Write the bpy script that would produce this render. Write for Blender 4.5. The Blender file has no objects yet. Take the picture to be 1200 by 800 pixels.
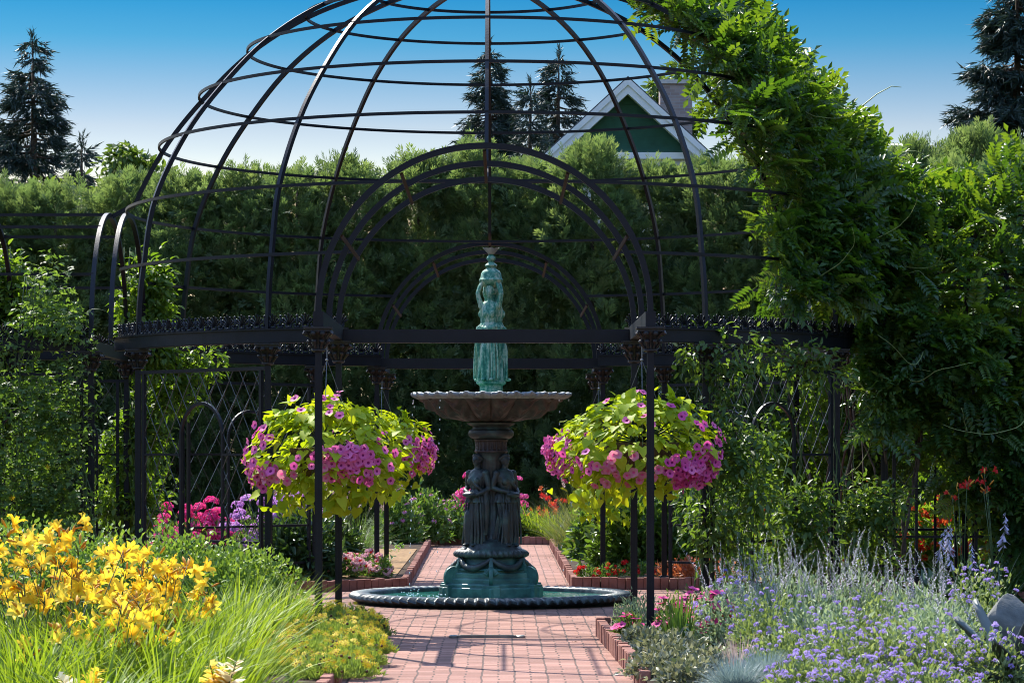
import bpy, math, random
import numpy as np
from mathutils import Vector, Matrix, Quaternion

R_ = math.radians
SC = bpy.context.scene
COL = SC.collection

# ------------------------------------------------------------------ camera, sky, sun, exposure
CX, CD, CH, FPX = 0.14, 30.4, 1.6, 3330.0
cam_d = bpy.data.cameras.new('camera')
cam_d.sensor_width = 36.0
cam_d.lens = 36.0 * FPX / 1200.0
cam_d.shift_x = 12.4 / 1200.0
cam_d.shift_y = 130.0 / 1200.0
cam_d.clip_start = 0.5
cam_d.clip_end = 2000.0
cam = bpy.data.objects.new('camera', cam_d)
COL.objects.link(cam)
cam.location = (CX, -CD, CH)
cam.rotation_euler = (R_(90), 0, 0)
SC.camera = cam

SUN_DIR = Vector((-0.395, 0.76, 1.0)).normalized()      # towards the sun
SUN_ELEV = math.asin(SUN_DIR.z)
SUN_AZ = math.atan2(SUN_DIR.x, SUN_DIR.y)               # from +Y towards +X

world = bpy.data.worlds.new("World")
SC.world = world
world.use_nodes = True
wn, wl = world.node_tree.nodes, world.node_tree.links
wn.clear()
w_out = wn.new('ShaderNodeOutputWorld')
w_bg = wn.new('ShaderNodeBackground')
w_sky = wn.new('ShaderNodeTexSky')
w_sky.sky_type = 'NISHITA'
w_sky.sun_disc = False
w_sky.sun_elevation = SUN_ELEV
w_sky.sun_rotation = SUN_AZ
w_sky.altitude = 100
w_sky.air_density = 1.0
w_sky.dust_density = 0.6
w_sky.ozone_density = 2.5
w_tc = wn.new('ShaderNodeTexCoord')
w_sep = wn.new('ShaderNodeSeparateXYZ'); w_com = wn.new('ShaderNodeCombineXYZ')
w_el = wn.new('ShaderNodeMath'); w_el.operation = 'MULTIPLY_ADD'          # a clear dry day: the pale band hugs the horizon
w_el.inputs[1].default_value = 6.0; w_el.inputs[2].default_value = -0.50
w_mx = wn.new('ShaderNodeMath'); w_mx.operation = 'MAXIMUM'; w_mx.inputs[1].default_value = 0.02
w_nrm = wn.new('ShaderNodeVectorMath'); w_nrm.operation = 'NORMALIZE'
w_rp = wn.new('ShaderNodeValToRGB')                                       # pale horizon, dimmed deep blue above; unseen sky overhead brightened as fill light
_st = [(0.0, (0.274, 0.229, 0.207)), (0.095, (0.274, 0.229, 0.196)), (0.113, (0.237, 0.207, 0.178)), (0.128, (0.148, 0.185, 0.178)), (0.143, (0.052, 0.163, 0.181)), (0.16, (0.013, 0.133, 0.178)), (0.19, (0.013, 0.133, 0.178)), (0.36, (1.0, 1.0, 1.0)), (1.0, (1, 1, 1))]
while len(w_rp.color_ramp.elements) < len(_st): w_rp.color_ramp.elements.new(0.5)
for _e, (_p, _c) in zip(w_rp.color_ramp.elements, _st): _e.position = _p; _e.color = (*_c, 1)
w_mul = wn.new('ShaderNodeMixRGB'); w_mul.blend_type = 'MULTIPLY'; w_mul.inputs[0].default_value = 1.0
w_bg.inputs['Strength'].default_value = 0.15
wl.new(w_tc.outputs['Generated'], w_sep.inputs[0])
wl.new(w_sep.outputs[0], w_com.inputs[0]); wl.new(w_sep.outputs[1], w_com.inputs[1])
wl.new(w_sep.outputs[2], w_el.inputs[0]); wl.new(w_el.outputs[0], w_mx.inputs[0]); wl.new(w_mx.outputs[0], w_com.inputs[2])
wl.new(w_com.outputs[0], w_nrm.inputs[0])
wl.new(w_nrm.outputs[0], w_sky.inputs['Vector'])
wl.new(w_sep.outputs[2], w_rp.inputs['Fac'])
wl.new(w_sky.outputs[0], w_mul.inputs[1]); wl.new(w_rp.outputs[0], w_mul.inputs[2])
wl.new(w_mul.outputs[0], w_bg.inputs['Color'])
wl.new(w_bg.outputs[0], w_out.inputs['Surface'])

sun_d = bpy.data.lights.new('sun', 'SUN')
sun_d.energy = 2.75
sun_d.angle = R_(0.53)
sun_d.color = (1.0, 0.94, 0.84)
sun = bpy.data.objects.new('sun', sun_d)
COL.objects.link(sun)
sun.rotation_euler = (-SUN_DIR).to_track_quat('-Z', 'Y').to_euler()
sun.location = SUN_DIR * 60

SC.view_settings.view_transform = 'Standard'
SC.view_settings.look = 'None'
SC.view_settings.gamma = 1.0
SC.view_settings.use_curve_mapping = False
SC.view_settings.exposure = 1.95

SC.render.engine = 'CYCLES'
SC.cycles.max_bounces = 10
SC.cycles.diffuse_bounces = 8
SC.cycles.glossy_bounces = 3
SC.cycles.transmission_bounces = 6
SC.cycles.transparent_max_bounces = 10
SC.cycles.caustics_reflective = False
SC.cycles.caustics_refractive = False
SC.cycles.use_denoising = True
SC.cycles.filter_width = 1.0


# ------------------------------------------------------------------ small helpers
def W(px, d):
    """world X of a picture column at depth d"""
    return CX + (px - 587.6) * d / FPX


def Z(py, d):
    return CH + (530.0 - py) * d / FPX


def rng(seed):
    return np.random.default_rng(seed)


def tag(o, label=None, cat=None, group=None, kind=None):
    if label: o['label'] = label
    if cat: o['category'] = cat
    if group: o['group'] = group
    if kind: o['kind'] = kind
    return o


def thing(name, label, cat, loc=(0, 0, 0), rz=0.0, group=None):
    o = bpy.data.objects.new(name, None)
    o.empty_display_size = 0.2
    COL.objects.link(o)
    o.location = loc
    o.rotation_euler = (0, 0, rz)
    return tag(o, label, cat, group)


def link(name, mesh, parent=None, loc=None, rot=None, scale=None):
    o = bpy.data.objects.new(name, mesh)
    COL.objects.link(o)
    if parent is not None:
        o.parent = parent
    if loc is not None: o.location = loc
    if rot is not None: o.rotation_euler = rot
    if scale is not None: o.scale = (scale,) * 3 if not hasattr(scale, '__len__') else scale
    return o


def copy_tree(o, parent=None):
    c = o.copy()
    COL.objects.link(c)
    if parent is not None:
        c.parent = parent
    for ch in list(o.children):
        copy_tree(ch, c)
    return c


# ------------------------------------------------------------------ materials
def new_mat(name):
    m = bpy.data.materials.new(name)
    m.use_nodes = True
    n, l = m.node_tree.nodes, m.node_tree.links
    n.clear()
    out = n.new('ShaderNodeOutputMaterial')
    return m, n, l, out


def ramp(n, stops):
    r = n.new('ShaderNodeValToRGB')
    e = r.color_ramp.elements
    while len(e) < len(stops):
        e.new(0.5)
    for i, (p, c) in enumerate(stops):
        e[i].position = p
        e[i].color = (*c, 1)
    return r


def noise(n, l, scale, detail=4, rough=0.55, coord='Object', vec=None):
    t = n.new('ShaderNodeTexNoise')
    t.inputs['Scale'].default_value = scale
    t.inputs['Detail'].default_value = detail
    t.inputs['Roughness'].default_value = rough
    if vec is None:
        tc = n.new('ShaderNodeTexCoord')
        vec = tc.outputs[coord]
    l.new(vec, t.inputs['Vector'])
    return t


def leaf_mat(name, cols, trans=0.4, tcol=None, rough=0.5, spec=0.35, patch=0.7):
    """foliage: every leaf has its own tint (attribute 'var'), broad patches of tint on top, light passes through"""
    m, n, l, out = new_mat(name)
    at = n.new('ShaderNodeAttribute'); at.attribute_name = 'var'
    nz = noise(n, l, patch, 2)
    mix = n.new('ShaderNodeMath'); mix.operation = 'MULTIPLY_ADD'
    mix.inputs[1].default_value = 0.7
    sub = n.new('ShaderNodeMath'); sub.operation = 'MULTIPLY_ADD'
    sub.inputs[1].default_value = 0.8; sub.inputs[2].default_value = -0.25
    l.new(nz.outputs['Fac'], sub.inputs[0])
    l.new(at.outputs['Fac'], mix.inputs[0]); l.new(sub.outputs[0], mix.inputs[2])
    k = len(cols) - 1
    rp = ramp(n, [(i / k, c) for i, c in enumerate(cols)])
    l.new(mix.outputs[0], rp.inputs['Fac'])
    p = n.new('ShaderNodeBsdfPrincipled')
    p.inputs['Roughness'].default_value = rough
    p.inputs['Specular IOR Level'].default_value = spec
    l.new(rp.outputs['Color'], p.inputs['Base Color'])
    t = n.new('ShaderNodeBsdfTranslucent')
    g = n.new('ShaderNodeMix'); g.data_type = 'RGBA'; g.blend_type = 'MULTIPLY'
    g.inputs['Factor'].default_value = 1.0
    tc = tcol or (1.5, 1.45, 0.6)
    g.inputs[7].default_value = (*tc, 1)
    l.new(rp.outputs['Color'], g.inputs[6])
    l.new(g.outputs[2], t.inputs['Color'])
    ms = n.new('ShaderNodeMixShader'); ms.inputs['Fac'].default_value = trans
    l.new(p.outputs[0], ms.inputs[1]); l.new(t.outputs[0], ms.inputs[2])
    l.new(ms.outputs[0], out.inputs['Surface'])
    return m


def petal_mat(name, c1, c2, trans=0.35, rough=0.6):
    m, n, l, out = new_mat(name)
    oi = n.new('ShaderNodeObjectInfo')
    nz = noise(n, l, 40, 2)
    ad = n.new('ShaderNodeMath'); ad.operation = 'ADD'
    hf = n.new('ShaderNodeMath'); hf.operation = 'MULTIPLY_ADD'; hf.inputs[1].default_value = 0.6; hf.inputs[2].default_value = -0.1
    l.new(nz.outputs['Fac'], hf.inputs[0])
    h2 = n.new('ShaderNodeMath'); h2.operation = 'MULTIPLY'; h2.inputs[1].default_value = 0.6
    l.new(oi.outputs['Random'], h2.inputs[0])
    l.new(hf.outputs[0], ad.inputs[0]); l.new(h2.outputs[0], ad.inputs[1])
    rp = ramp(n, [(0.1, c1), (0.9, c2)])
    l.new(ad.outputs[0], rp.inputs['Fac'])
    p = n.new('ShaderNodeBsdfPrincipled'); p.inputs['Roughness'].default_value = rough
    p.inputs['Specular IOR Level'].default_value = 0.2
    l.new(rp.outputs['Color'], p.inputs['Base Color'])
    t = n.new('ShaderNodeBsdfTranslucent'); l.new(rp.outputs['Color'], t.inputs['Color'])
    ms = n.new('ShaderNodeMixShader'); ms.inputs['Fac'].default_value = trans
    l.new(p.outputs[0], ms.inputs[1]); l.new(t.outputs[0], ms.inputs[2])
    l.new(ms.outputs[0], out.inputs['Surface'])
    return m


def solid_mat(name, stops, scale=8, rough=0.6, metal=0.0, bump=0.0, bscale=None, spec=0.5, detail=5, rrange=None):
    m, n, l, out = new_mat(name)
    nz = noise(n, l, scale, detail)
    rp = ramp(n, stops)
    l.new(nz.outputs['Fac'], rp.inputs['Fac'])
    p = n.new('ShaderNodeBsdfPrincipled')
    p.inputs['Roughness'].default_value = rough
    p.inputs['Metallic'].default_value = metal
    p.inputs['Specular IOR Level'].default_value = spec
    l.new(rp.outputs['Color'], p.inputs['Base Color'])
    if rrange:
        mr = n.new('ShaderNodeMapRange')
        mr.inputs['To Min'].default_value, mr.inputs['To Max'].default_value = rrange
        l.new(nz.outputs['Fac'], mr.inputs['Value']); l.new(mr.outputs[0], p.inputs['Roughness'])
    if bump:
        b = n.new('ShaderNodeBump'); b.inputs['Strength'].default_value = bump
        b.inputs['Distance'].default_value = 0.01
        n2 = noise(n, l, bscale or scale * 3, 5)
        l.new(n2.outputs['Fac'], b.inputs['Height']); l.new(b.outputs[0], p.inputs['Normal'])
    l.new(p.outputs[0], out.inputs['Surface'])
    return m


M = {}
M['iron'] = solid_mat('black_iron', [(0.25, (0.003, 0.004, 0.007)), (0.6, (0.006, 0.008, 0.014)), (0.72, (0.007, 0.008, 0.013)), (0.86, (0.020, 0.012, 0.009))], 6, 0.42, 0.0, 0.15, 60, 0.28)
M['rust'] = solid_mat('rusty_iron', [(0.3, (0.012, 0.010, 0.010)), (0.55, (0.035, 0.018, 0.011)), (0.8, (0.09, 0.045, 0.025))], 18, 0.75, 0.0, 0.4, 80, 0.3)
M['capital'] = solid_mat('cast_iron_with_rust', [(0.35, (0.009, 0.009, 0.012)), (0.6, (0.012, 0.011, 0.012)), (0.75, (0.05, 0.022, 0.012))], 14, 0.45, 0.0, 0.4, 90, 0.5)
M['wire'] = solid_mat('lattice_wire', [(0.3, (0.05, 0.055, 0.06)), (0.7, (0.09, 0.095, 0.10))], 8, 0.35, 0.4)
M['bronze'] = solid_mat('dark_patinated_bronze', [(0.25, (0.018, 0.024, 0.026)), (0.5, (0.038, 0.050, 0.050)), (0.62, (0.055, 0.095, 0.085)), (0.8, (0.10, 0.19, 0.16))], 7, 0.46, 0.15, 0.5, 60, 0.5)
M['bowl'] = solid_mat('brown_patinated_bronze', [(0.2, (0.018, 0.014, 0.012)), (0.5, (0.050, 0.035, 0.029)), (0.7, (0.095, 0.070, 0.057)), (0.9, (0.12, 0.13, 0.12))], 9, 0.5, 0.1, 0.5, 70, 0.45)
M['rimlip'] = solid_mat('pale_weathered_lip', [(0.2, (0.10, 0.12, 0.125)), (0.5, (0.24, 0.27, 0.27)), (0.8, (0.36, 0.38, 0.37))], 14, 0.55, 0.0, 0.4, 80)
M['verdigris'] = solid_mat('green_verdigris', [(0.2, (0.012, 0.10, 0.065)), (0.5, (0.03, 0.19, 0.125)), (0.72, (0.10, 0.29, 0.20)), (0.9, (0.30, 0.42, 0.31))], 6, 0.42, 0.0, 0.35, 60, 0.5)
def patina_mat(name, stops, rough, sz=(16, 16, 3.5)):
    m, n, l, out = new_mat(name)
    tc = n.new('ShaderNodeTexCoord'); mp = n.new('ShaderNodeMapping'); mp.inputs['Scale'].default_value = sz
    l.new(tc.outputs['Object'], mp.inputs['Vector'])
    n1 = noise(n, l, 1.0, 6, .65, vec=mp.outputs[0]); n2 = noise(n, l, 34, 5)
    ad = n.new('ShaderNodeMath'); ad.operation = 'MULTIPLY_ADD'; ad.inputs[1].default_value = .45
    sb = n.new('ShaderNodeMath'); sb.operation = 'MULTIPLY_ADD'; sb.inputs[1].default_value = .9; sb.inputs[2].default_value = -.17
    l.new(n1.outputs['Fac'], sb.inputs[0]); l.new(n2.outputs['Fac'], ad.inputs[0]); l.new(sb.outputs[0], ad.inputs[2])
    rp = ramp(n, stops); l.new(ad.outputs[0], rp.inputs['Fac'])
    p = n.new('ShaderNodeBsdfPrincipled'); p.inputs['Roughness'].default_value = rough; p.inputs['Specular IOR Level'].default_value = .3
    l.new(rp.outputs['Color'], p.inputs['Base Color'])
    b = n.new('ShaderNodeBump'); b.inputs['Strength'].default_value = .5; b.inputs['Distance'].default_value = .008
    l.new(n2.outputs['Fac'], b.inputs['Height']); l.new(b.outputs[0], p.inputs['Normal']); l.new(p.outputs[0], out.inputs['Surface'])
    return m


M['verdigris'] = patina_mat('streaked_green_verdigris', [(0.22, (0.010, 0.08, 0.056)), (0.40, (0.03, 0.18, 0.125)), (0.50, (0.11, 0.30, 0.21)), (0.60, (0.38, 0.48, 0.36))], .6)
M['plinth'] = solid_mat('teal_stained_plinth', [(0.2, (0.014, 0.04, 0.042)), (0.42, (0.026, 0.095, 0.085)), (0.58, (0.06, 0.19, 0.16)), (0.75, (0.16, 0.30, 0.25))], 5, 0.45, 0.0, 0.4, 50, 0.5)
M['basin'] = solid_mat('dark_basin_iron', [(0.25, (0.012, 0.018, 0.020)), (0.5, (0.03, 0.045, 0.048)), (0.75, (0.07, 0.13, 0.12)), (0.92, (0.16, 0.22, 0.21))], 8, 0.4, 0.1, 0.4, 60, 0.5)
M['soil'] = solid_mat('garden_soil', [(0.3, (0.02, 0.013, 0.009)), (0.5, (0.045, 0.030, 0.02)), (0.75, (0.10, 0.07, 0.045))], 9, 0.95, 0, 1.0, 30, 0.1)
M['mulch'] = solid_mat('tan_mulch', [(0.3, (0.12, 0.075, 0.04)), (0.55, (0.27, 0.17, 0.09)), (0.75, (0.30, 0.22, 0.10))], 14, 0.95, 0, 1.0, 40, 0.1)
M['lawn'] = solid_mat('lawn_ground', [(0.3, (0.02, 0.035, 0.012)), (0.6, (0.045, 0.075, 0.02)), (0.8, (0.07, 0.08, 0.03))], 1.2, 0.95, 0, 1.0, 30, 0.1)
M['edging'] = solid_mat('edging_brick', [(0.25, (0.17, 0.07, 0.05)), (0.5, (0.26, 0.115, 0.085)), (0.75, (0.34, 0.17, 0.13))], 5, 0.85, 0, 0.5, 60, 0.2)
M['bark'] = solid_mat('bark', [(0.3, (0.035, 0.025, 0.018)), (0.7, (0.12, 0.09, 0.065))], 12, 0.9, 0, 0.8, 30, 0.2)
M['stem'] = solid_mat('green_stem', [(0.3, (0.03, 0.06, 0.015)), (0.7, (0.07, 0.12, 0.03))], 12, 0.6)
M['vinestem'] = solid_mat('woody_vine_stem', [(0.3, (0.045, 0.035, 0.027)), (0.7, (0.13, 0.10, 0.08))], 20, 0.85, 0, 0.4, 60, 0.2)
M['tendril'] = solid_mat('pale_green_tendril', [(0.3, (0.16, 0.22, 0.06)), (0.7, (0.28, 0.33, 0.12))], 12, 0.6)
M['white_paint'] = solid_mat('white_paint', [(0.3, (0.72, 0.72, 0.70)), (0.7, (0.82, 0.82, 0.80))], 3, 0.5)
M['rock'] = solid_mat('grey_fieldstone', [(0.25, (0.06, 0.065, 0.06)), (0.55, (0.13, 0.135, 0.125)), (0.8, (0.20, 0.20, 0.19))], 6, 0.85, 0, 0.8, 20, 0.2)
M['strip'] = solid_mat('bronze_strip_metal', [(0.3, (0.10, 0.10, 0.09)), (0.7, (0.22, 0.22, 0.19))], 10, 0.45, 0.5)
M['wicker'] = solid_mat('coco_liner', [(0.3, (0.07, 0.045, 0.025)), (0.7, (0.16, 0.11, 0.06))], 30, 0.95, 0, 0.8, 60, 0.1)
M['chain'] = solid_mat('galvanised_wire', [(0.3, (0.10, 0.10, 0.105)), (0.7, (0.20, 0.20, 0.21))], 10, 0.45, 0.5)


def paving_mat():
    m, n, l, out = new_mat('red_brick_paving')
    tc = n.new('ShaderNodeTexCoord')
    wob = noise(n, l, 3.0, 2, vec=tc.outputs['Object'])
    add = n.new('ShaderNodeMixRGB'); add.blend_type = 'LINEAR_LIGHT'; add.inputs['Fac'].default_value = 0.022
    l.new(tc.outputs['Object'], add.inputs[1]); l.new(wob.outputs['Color'], add.inputs[2])
    br = n.new('ShaderNodeTexBrick')
    br.offset = 0.0; br.squash = 0.5; br.squash_frequency = 2
    br.inputs['Scale'].default_value = 1.0
    br.inputs['Brick Width'].default_value = 0.235
    br.inputs['Row Height'].default_value = 0.118
    br.inputs['Mortar Size'].default_value = 0.008
    br.inputs['Mortar Smooth'].default_value = 0.35
    br.inputs['Bias'].default_value = 0.0
    br.inputs['Color1'].default_value = (0.21, 0.098, 0.072, 1)
    br.inputs['Color2'].default_value = (0.325, 0.17, 0.13, 1)
    br.inputs['Mortar'].default_value = (0.085, 0.05, 0.04, 1)
    l.new(add.outputs[0], br.inputs['Vector'])
    n1 = noise(n, l, 0.9, 4); r1 = ramp(n, [(0.28, (0.70, 0.69, 0.68)), (0.5, (0.98, 0.97, 0.96)), (0.72, (1.12, 1.1, 1.08))])
    l.new(n1.outputs['Fac'], r1.inputs['Fac'])
    n2 = noise(n, l, 60, 4); r2 = ramp(n, [(0.3, (0.82, 0.82, 0.82)), (0.7, (1.15, 1.15, 1.15))])
    l.new(n2.outputs['Fac'], r2.inputs['Fac'])
    m1 = n.new('ShaderNodeMixRGB'); m1.blend_type = 'MULTIPLY'; m1.inputs[0].default_value = 1
    m2 = n.new('ShaderNodeMixRGB'); m2.blend_type = 'MULTIPLY'; m2.inputs[0].default_value = 1
    l.new(br.outputs['Color'], m1.inputs[1]); l.new(r1.outputs[0], m1.inputs[2])
    l.new(m1.outputs[0], m2.inputs[1]); l.new(r2.outputs[0], m2.inputs[2])
    # dark damp stains round the basin
    ln = n.new('ShaderNodeVectorMath'); ln.operation = 'LENGTH'
    l.new(tc.outputs['Object'], ln.inputs[0])
    n3 = noise(n, l, 1.6, 4)
    ad = n.new('ShaderNodeMath'); ad.operation = 'MULTIPLY_ADD'; ad.inputs[1].default_value = 0.9
    l.new(n3.outputs['Fac'], ad.inputs[0]); l.new(ln.outputs['Value'], ad.inputs[2])
    r3 = ramp(n, [(0.0, (0.70, 0.74, 0.70)), (0.95, (0.78, 0.80, 0.76)), (1.0, (1, 1, 1))])
    mr = n.new('ShaderNodeMapRange'); mr.inputs['From Min'].default_value = 0; mr.inputs['From Max'].default_value = 2.25
    l.new(ad.outputs[0], mr.inputs['Value']); l.new(mr.outputs[0], r3.inputs['Fac'])
    m3 = n.new('ShaderNodeMixRGB'); m3.blend_type = 'MULTIPLY'; m3.inputs[0].default_value = 1
    l.new(m2.outputs[0], m3.inputs[1]); l.new(r3.outputs[0], m3.inputs[2])
    p = n.new('ShaderNodeBsdfPrincipled'); p.inputs['Roughness'].default_value = 0.82
    p.inputs['Specular IOR Level'].default_value = 0.25
    l.new(m3.outputs[0], p.inputs['Base Color'])
    b = n.new('ShaderNodeBump'); b.inputs['Strength'].default_value = 0.6; b.inputs['Distance'].default_value = 0.006
    iv = n.new('ShaderNodeMath'); iv.operation = 'SUBTRACT'; iv.inputs[0].default_value = 1.0
    l.new(br.outputs['Fac'], iv.inputs[1])
    av = n.new('ShaderNodeMath'); av.operation = 'MULTIPLY_ADD'; av.inputs[1].default_value = 0.25
    l.new(n2.outputs['Fac'], av.inputs[0]); l.new(iv.outputs[0], av.inputs[2])
    l.new(av.outputs[0], b.inputs['Height']); l.new(b.outputs[0], p.inputs['Normal'])
    l.new(p.outputs[0], out.inputs['Surface'])
    return m


def siding_mat():
    m, n, l, out = new_mat('green_lap_siding')
    tc = n.new('ShaderNodeTexCoord')
    wv = n.new('ShaderNodeTexWave'); wv.wave_type = 'BANDS'; wv.bands_direction = 'Z'; wv.wave_profile = 'SAW'
    wv.inputs['Scale'].default_value = 1.6
    l.new(tc.outputs['Object'], wv.inputs['Vector'])
    nz = noise(n, l, 4, 4)
    rp = ramp(n, [(0.3, (0.012, 0.075, 0.05)), (0.7, (0.02, 0.11, 0.075))])
    l.new(nz.outputs['Fac'], rp.inputs['Fac'])
    p = n.new('ShaderNodeBsdfPrincipled'); p.inputs['Roughness'].default_value = 0.55
    l.new(rp.outputs[0], p.inputs['Base Color'])
    b = n.new('ShaderNodeBump'); b.inputs['Strength'].default_value = 1.0; b.inputs['Distance'].default_value = 0.05
    l.new(wv.outputs['Fac'], b.inputs['Height']); l.new(b.outputs[0], p.inputs['Normal'])
    l.new(p.outputs[0], out.inputs['Surface'])
    return m


def brickwall_mat():
    m, n, l, out = new_mat('chimney_brick')
    tc = n.new('ShaderNodeTexCoord')
    mp = n.new('ShaderNodeMapping'); mp.inputs['Rotation'].default_value = (R_(90), 0, 0)
    l.new(tc.outputs['Object'], mp.inputs['Vector'])
    br = n.new('ShaderNodeTexBrick')
    br.inputs['Scale'].default_value = 1.0
    br.inputs['Brick Width'].default_value = 0.24; br.inputs['Row Height'].default_value = 0.08
    br.inputs['Mortar Size'].default_value = 0.008
    br.inputs['Color1'].default_value = (0.26, 0.19, 0.16, 1); br.inputs['Color2'].default_value = (0.36, 0.28, 0.24, 1)
    br.inputs['Mortar'].default_value = (0.32, 0.30, 0.28, 1)
    l.new(mp.outputs[0], br.inputs['Vector'])
    p = n.new('ShaderNodeBsdfPrincipled'); p.inputs['Roughness'].default_value = 0.85
    l.new(br.outputs['Color'], p.inputs['Base Color'])
    l.new(p.outputs[0], out.inputs['Surface'])
    return m


def water_mat():
    m, n, l, out = new_mat('green_fountain_water')
    nz = noise(n, l, 9, 3); n2 = noise(n, l, 3, 4)
    rp = ramp(n, [(0.35, (0.012, 0.10, 0.075)), (0.65, (0.03, 0.20, 0.15)), (0.85, (0.10, 0.32, 0.25))])
    l.new(n2.outputs['Fac'], rp.inputs['Fac'])
    p = n.new('ShaderNodeBsdfPrincipled'); p.inputs['Roughness'].default_value = 0.06
    p.inputs['IOR'].default_value = 1.33
    l.new(rp.outputs[0], p.inputs['Base Color'])
    b = n.new('ShaderNodeBump'); b.inputs['Strength'].default_value = 0.35; b.inputs['Distance'].default_value = 0.03
    l.new(nz.outputs['Fac'], b.inputs['Height']); l.new(b.outputs[0], p.inputs['Normal'])
    l.new(p.outputs[0], out.inputs['Surface'])
    return m


M['paving'] = paving_mat(); M['siding'] = siding_mat(); M['chimney'] = brickwall_mat(); M['water'] = water_mat()
M['shingle'] = solid_mat('roof_shingle', [(0.3, (0.05, 0.05, 0.05)), (0.7, (0.11, 0.11, 0.11))], 10, 0.9)
M['wall'] = solid_mat('cream_wall', [(0.3, (0.45, 0.43, 0.38)), (0.7, (0.55, 0.53, 0.48))], 4, 0.8)
m_, n_, l_, o_ = new_mat('water_drop'); p_ = n_.new('ShaderNodeBsdfPrincipled')
p_.inputs['Base Color'].default_value = (0.85, 0.9, 0.92, 1); p_.inputs['Roughness'].default_value = 0.1
l_.new(p_.outputs[0], o_.inputs['Surface']); M['drop'] = m_

# foliage
M['thuja'] = leaf_mat('arborvitae_green', [(0.060, 0.105, 0.048), (0.108, 0.162, 0.068), (0.165, 0.215, 0.09)], 0.48, (1.5, 1.5, 0.8), patch=0.5)
M['spruce'] = leaf_mat('blue_green_spruce', [(0.014, 0.028, 0.022), (0.028, 0.050, 0.040), (0.05, 0.08, 0.062)], 0.12, (1.2, 1.3, 0.9), patch=0.4)
M['broad'] = leaf_mat('light_tree_green', [(0.05, 0.09, 0.02), (0.085, 0.14, 0.032), (0.13, 0.19, 0.05)], 0.4)
M['wisteria'] = leaf_mat('wisteria_green', [(0.020, 0.062, 0.018), (0.050, 0.120, 0.024), (0.125, 0.205, 0.040)], 0.44, (2.1, 1.75, 0.35), rough=0.36, spec=0.5)
M['clematis'] = leaf_mat('clematis_green', [(0.06, 0.115, 0.03), (0.105, 0.18, 0.05), (0.17, 0.25, 0.085)], 0.48, (1.5, 1.5, 0.5))
M['limevine'] = leaf_mat('lime_vine_green', [(0.06, 0.12, 0.02), (0.10, 0.18, 0.03), (0.16, 0.24, 0.05)], 0.5, (1.7, 1.6, 0.4))  # the leaf's own yellow green
M['rose'] = leaf_mat('rose_leaf_green', [(0.04, 0.09, 0.02), (0.075, 0.145, 0.035), (0.13, 0.21, 0.06)], 0.46, (1.8, 1.6, 0.5), rough=0.42, spec=0.4)
M['potato'] = leaf_mat('lime_sweet_potato_leaf', [(0.22, 0.33, 0.015), (0.36, 0.48, 0.02), (0.52, 0.58, 0.05)], 0.45, (1.2, 1.08, 0.4), rough=0.55, spec=0.2)
M['bush'] = leaf_mat('green_bush_leaf', [(0.10, 0.18, 0.04), (0.16, 0.27, 0.06), (0.26, 0.37, 0.10)], 0.38, (1.4, 1.3, 0.5))
M['lilyleaf'] = leaf_mat('daylily_leaf', [(0.11, 0.19, 0.02), (0.19, 0.30, 0.035), (0.30, 0.40, 0.06)], 0.45, (1.35, 1.2, 0.45), spec=0.18)
M['darkleaf'] = leaf_mat('dark_perennial_leaf', [(0.03, 0.06, 0.02), (0.05, 0.10, 0.03), (0.08, 0.14, 0.05)], 0.3, rough=0.35, spec=0.6)
M['midleaf'] = leaf_mat('mid_perennial_leaf', [(0.05, 0.10, 0.025), (0.085, 0.16, 0.04), (0.14, 0.22, 0.06)], 0.4)
M['lightleaf'] = leaf_mat('pale_green_leaf', [(0.11, 0.17, 0.06), (0.19, 0.26, 0.10), (0.33, 0.39, 0.20)], 0.4, (1.25, 1.2, 0.6))
M['silver'] = leaf_mat('silver_sage_leaf', [(0.19, 0.26, 0.13), (0.29, 0.37, 0.21), (0.44, 0.50, 0.34)], 0.35, (1.1, 1.15, 0.9))
M['fescue'] = leaf_mat('blue_fescue_blade', [(0.16, 0.22, 0.22), (0.24, 0.31, 0.31), (0.34, 0.40, 0.38)], 0.25, (1.0, 1.1, 1.0))
M['grass'] = leaf_mat('ornamental_grass_blade', [(0.08, 0.12, 0.03), (0.15, 0.20, 0.05), (0.30, 0.28, 0.12)], 0.35, (1.3, 1.2, 0.6))
M['plume'] = leaf_mat('pinkish_grass_plume', [(0.40, 0.27, 0.24), (0.55, 0.40, 0.35), (0.68, 0.55, 0.48)], 0.4, (1, 1, 1))
M['coreleaf'] = leaf_mat('coreopsis_leaf', [(0.16, 0.23, 0.04), (0.24, 0.33, 0.07), (0.36, 0.43, 0.12)], 0.35, (1.2, 1.2, 0.6))
M['varieg'] = leaf_mat('variegated_leaf', [(0.05, 0.08, 0.04), (0.14, 0.15, 0.09), (0.40, 0.40, 0.27)], 0.3, (1.1, 1.1, 0.8), patch=3)
M['redleaf'] = leaf_mat('copper_ground_leaf', [(0.25, 0.07, 0.04), (0.38, 0.13, 0.06), (0.45, 0.22, 0.10)], 0.35, (1.2, 0.9, 0.6), patch=3)
M['agave'] = leaf_mat('grey_green_agave', [(0.07, 0.09, 0.085), (0.12, 0.145, 0.135), (0.18, 0.20, 0.19)], 0.08, (1, 1, 1))
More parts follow.
